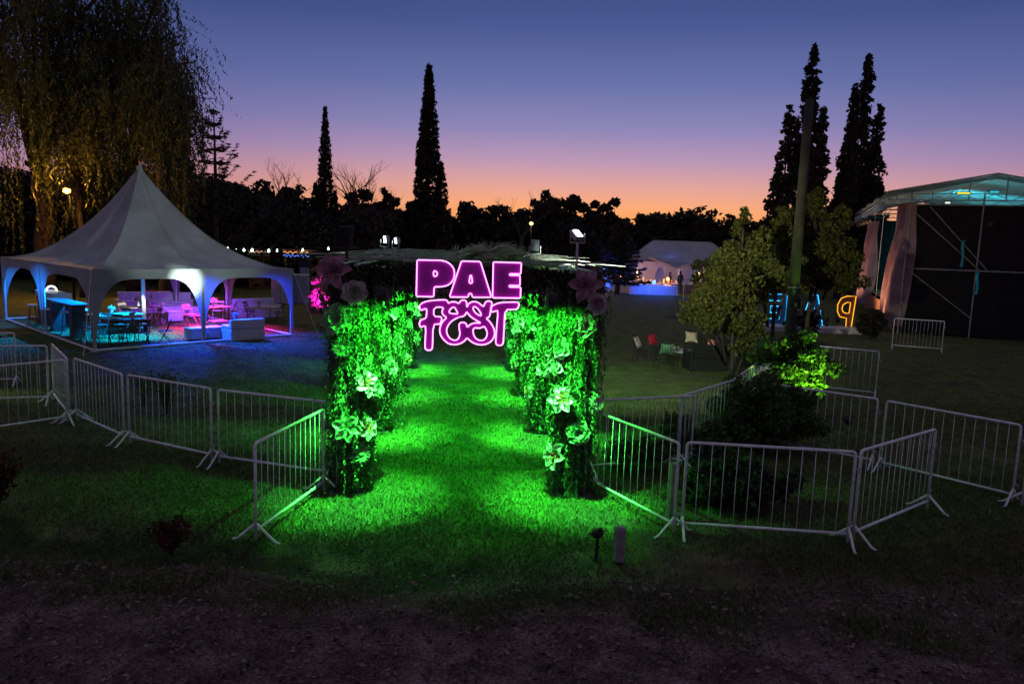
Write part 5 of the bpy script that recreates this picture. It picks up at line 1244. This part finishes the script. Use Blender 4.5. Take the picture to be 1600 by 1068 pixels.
for k, (px, Y) in enumerate([(985, 60.0), (1010, 61.5), (1036, 60.5), (1050, 60.8)]):
    for j in range(4):
        o = empty('candle_glass', (fx(px, Y) + (j - 1.5) * .32, Y, .76), 0, '%s lit glass on %s' % (['first', 'second', 'third', 'last'][j], ['the narrow warm lit far table', 'the far table before the porch', 'the far table at the second small arch', 'the far table beside the dark figures'][k]), 'glass', 'lit glasses on the far tables'); o.location.x += rr.uniform(-.12, .12); o.location.y += rr.uniform(-.2, .2); gh = rr.uniform(.14, .42); b = MB(); b.lathe([(.03, 0), (.05, .06), (.05, gh)], 8); b.build('glass', dim_glass[(j + k) % 2], o)
# two people far off
def person(px, Y, h, label, seed, turn=0.0):
    r = random.Random(seed); x = fx(px, Y); s = h / 1.75
    vs = [(0, 0, .95), (0, 0, 1.15), (0, 0, 1.4), (0, 0, 1.5), (0, .01, 1.66), (-.17, 0, 1.4), (-.24, .02, 1.12), (-.2, -.1, .9), (.17, 0, 1.4), (.25, 0, 1.12), (.16, -.2, 1.0), (-.1, 0, .9), (-.12, -.04, .5), (-.13, .02, .06), (-.13, -.12, .03), (.1, 0, .9), (.12, .02, .5), (.12, .08, .06), (.12, -.08, .03)]
    ed = [(0, 1), (1, 2), (2, 3), (3, 4), (2, 5), (5, 6), (6, 7), (2, 8), (8, 9), (9, 10), (0, 11), (11, 12), (12, 13), (13, 14), (0, 15), (15, 16), (16, 17), (17, 18)]
    rad = [.15, .14, .15, .06, .105, .065, .045, .035, .065, .045, .035, .09, .065, .045, .04, .09, .065, .045, .04]
    me = bpy.data.meshes.new('person'); me.from_pydata([tuple(c * s for c in v) for v in vs], ed, []); me.materials.append(M['clothes'])
    o = bpy.data.objects.new('person', me); COL.objects.link(o); o.location = (x, Y, 0); o.rotation_euler = (0, 0, turn)
    md = o.modifiers.new('skin', 'SKIN')
    for v, q in zip(me.skin_vertices[0].data, rad): v.radius = (q * s, q * s)
    me.skin_vertices[0].data[0].use_root = True
    o.modifiers.new('sub', 'SUBSURF').levels = 1
    b = MB(); b.lathe([(.001, .13), (.08, .1), (.105, .02), (.1, -.06), (.06, -.08)], 12, (0, .02 * s, 1.66 * s), cap=False); b.build('hair', M['blackmetal'], o, smooth=True)
    b = MB(); b.lathe([(.15 * s, .0), (.17 * s, .15 * s), (.165 * s, .4 * s), (.19 * s, .55 * s), (.09 * s, .62 * s)], 14, (0, 0, .85 * s), cap=False); b.build('jacket', M['clothes'], o, smooth=True)
    tag(o, label, 'person')
person(1065, 59.5, 1.8, 'person in dark clothes standing before the wide lit arch of the far tent', 1, .3); person(1091, 61, 1.75, 'person in dark clothes standing at the right of the far tent, beside the small tree', 2, -.6)
person(1049, 61.8, 1.6, 'person in dark clothes just behind the dark draped table', 3, .9)
# thin young tree with its stake on the lawn
p = G(1061, 496); o = empty('sapling', p, 0, 'thin bare sapling in a round bed on the mid lawn', 'tree'); b = MB(); b.tube([(0, 0, 0), (-.1, 0, .6), (-.3, 0, 1.3), (-.28, 0, 1.9)], [.025, .02, .012, .006], 5); b.tube([(-.1, 0, .6), (.1, .1, 1.1)], .008, 4); b.build('trunk', M['bark'], o)
b = MB(); b.lathe([(.001, 0), (.75, 0), (.7, .03), (.001, .04)], 20); b.build('bed', M['core'], o)
o = empty('stake', p + V(.15, 0, 0), 0, 'pale thin stake beside the bare sapling', 'stake'); b = MB(); b.tube([(0, 0, 0), (0, 0, 1.9)], .02, 6); b.lathe([(.03, 0), (.03, .03)], 8, (0, 0, 1.87)); b.build('shaft', M['paint'], o)

# ================================================================== LEFT BACKGROUND
# street lamp among the willows
def street_lamp(px, py, Y, label, power, gr=.14, col=(1, .5, .12)):
    p = at(px, py, Y); o = empty('street_lamp', (p.x, Y, 0), 0, label, 'street lamp'); b = MB()
    b.tube([(.0, .1, 0), (.0, .1, p.z + .1), (0, .02, p.z + .22), (0, -.1, p.z + .2)], [.07, .045, .03, .03], 8); b.build('pole', M['blackmetal'], o, smooth=True)
    b = MB(); b.lathe([(.001, -gr), (gr * .8, -gr * .6), (gr, 0), (gr * .7, gr * .7), (.001, gr)], 14, (0, -.12, p.z)); b.build('globe', M['lamp_orange'], o, smooth=True)
    b = MB(); b.lathe([(gr * 1.3, gr * .5), (gr * .4, gr * 1.2), (.02, gr * 1.3)], 14, (0, -.12, p.z), cap=False); b.build('shade', M['blackmetal'], o, smooth=True)
    if power: lamp('glow', 'POINT', p + V(0, -.4, .0), None, col, power, o, .12)
    return o
street_lamp(107, 298, 36.5, 'orange street lamp glowing among the willow fronds above the marquee', 1050, .17, (1, .42, .07))
street_lamp(830, 349, 62, 'distant orange street lamp just right of the tunnel roof', 300, .17)
# string of white bulbs
o = empty('string_lights', (0, 0, 0), 0, 'string of small white bulbs hanging beyond the marquee roof', 'string lights'); Ys = 46
bl = [(348, 386), (356, 389), (369, 390), (381, 391), (394, 391), (420, 392), (433, 392), (473, 391), (513, 389)]
pts = [at(px, py - 3, Ys) for px, py in [(335, 380)] + bl + [(560, 384)]]
b = MB(); b.tube(pts, .012, 4); b.build('cable', M['blackmetal'], o)
for (px, py), s in zip(bl, (.5, 1, .5, 1.2, 1.2, 1.1, .7, .8, .8)):
    c = at(px, py, Ys); b = MB(); b.lathe([(.001, -.07 * s), (.05 * s, -.05 * s), (.065 * s, 0), (.04 * s, .06 * s), (.001, .08 * s)], 10, c); b.tube([c + V(0, 0, .06), c + V(0, 0, .11)], .02, 5); b.build('bulb', M['bulb'], o, smooth=True)
for k, px in enumerate((335, 560)):
    p = at(px, 380, Ys); q = empty('light_pole', (p.x, Ys, 0), 0, ['dark slender pole at the left end of the bulb string', 'dark slender pole at the right end of the bulb string'][k], 'pole'); b = MB(); b.tube([(0, 0, 0), (0, 0, p.z)], [.05, .035], 7); b.lathe([(.06, 0), (.06, .05)], 8, (0, 0, p.z - .05)); b.build('shaft', M['blackmetal'], q)
# grey cabinets, sign, kiosk
def cabinet(px, Y, w, h, lb):
    o = empty('cabinet', (fx(px, Y), Y, 0), 0, lb, 'cabinet'); b = MB(); b.box((0, 0, h / 2), (w, .6, h), bev=.02); b.build('body', M['cabinet'], o)
    for s in (-1, 1): b = MB(); b.box((s * w / 4, -.31, h / 2), (w / 2 - .04, .03, h - .12), bev=.008); b.build('door', M['cabinet'], o)
    b = MB(); b.box((0, 0, h + .02), (w + .06, .66, .05)); b.build('top', M['paint'], o)
cabinet(441, 39, 1.0, 1.55, 'grey cabinet seen through the right arch of the marquee'); cabinet(467, 39.5, .95, 1.5, 'grey cabinet just right of the marquee corner')
o = empty('menu_board', (fx(476, 41), 41, 0), .2, 'small dark board with a pale blue sheet on an easel beyond the marquee', 'sign'); b = MB(); b.box((0, 0, 1.75), (.6, .04, .85)); b.build('board', M['blackmetal'], o); b = MB(); b.box((0, -.03, 1.6), (.5, .02, .5)); b.build('sheet', M['cabinet'], o)
for x in (-.22, .22): b = MB(); b.tube([(x, 0, 1.4), (x * 1.3, .1, 0)], .02, 5); b.build('leg', M['blackmetal'], o)
def kiosk(px, Y, w, h, lb, c1, c2):
    o = empty('kiosk', (fx(px, Y), Y, 0), 0, lb, 'kiosk'); b = MB(); b.box((0, 0, .5), (w, 1.2, 1.0), bev=.02); b.build('counter', M['brown_board'], o)
    for x in (-w / 2, w / 2): b = MB(); b.tube([(x, -.5, 0), (x, -.5, h)], .04, 6); b.build('post', M['blackmetal'], o)
    b = MB(); b.box((0, 0, h + .1), (w + .3, 1.6, .12)); b.build('roof', M['brown_board'], o)
    b = MB(); b.tube([(-w / 2 + w * k / 14, -.85, h - .02 + .07 * math.sin(k * 2.1)) for k in range(15)], .03, 5); b.build('upper_light_strip', c1, o)
    b = MB(); b.tube([(-w / 2 + w * k / 14, -.85, h - .22 + .09 * math.sin(k * 2.7)) for k in range(15)], .03, 5); b.build('lower_light_strip', c2, o)
    lamp('kiosk_glow', 'POINT', (fx(px, Y), Y - .2, h - .5), None, (1, .6, .3), 18, o, .1)
kiosk(469, 47, 1.6, 2.55, 'small kiosk edged with orange and blue light strips right of the marquee', emis('dim_orange_strip', (1, .45, .15), .9), emis('dim_blue_strip', (.1, .25, 1), .9))
kiosk(409, 50, 1.4, 2.45, 'small kiosk with a pale light strip just above the marquee roof edge', emis('pale_strip', (1, .7, .4), .5), M['glass'])
# magenta lit flower pillar
p = V(fx(503, 35), 35, 0); hp = top_z(503, 412, 35)
crown_tree('flower_pillar', p, hp, .5, 0, 170, 6000, .11, .07, M['petal_pink'], 'flower covered pillar lit magenta between the marquee and the tunnel', 'pillar', seed=91, clump=.16, lobes=[(0, 0, hp * 1.05, .62)], trunk_r=.12, )
o = par_can('par_lamp', p + V(.3, -1.3, .3), p + V(0, 0, 1.0), 'lamp_magenta', 1.0, 'magenta lamp at the foot of the flower pillar', 'spotlight'); lamp('beam', 'SPOT', p + V(.25, -1.15, .4), p + V(0, 0, 1.0), (1, .03, .75), 900, o, .05, 85, .9)
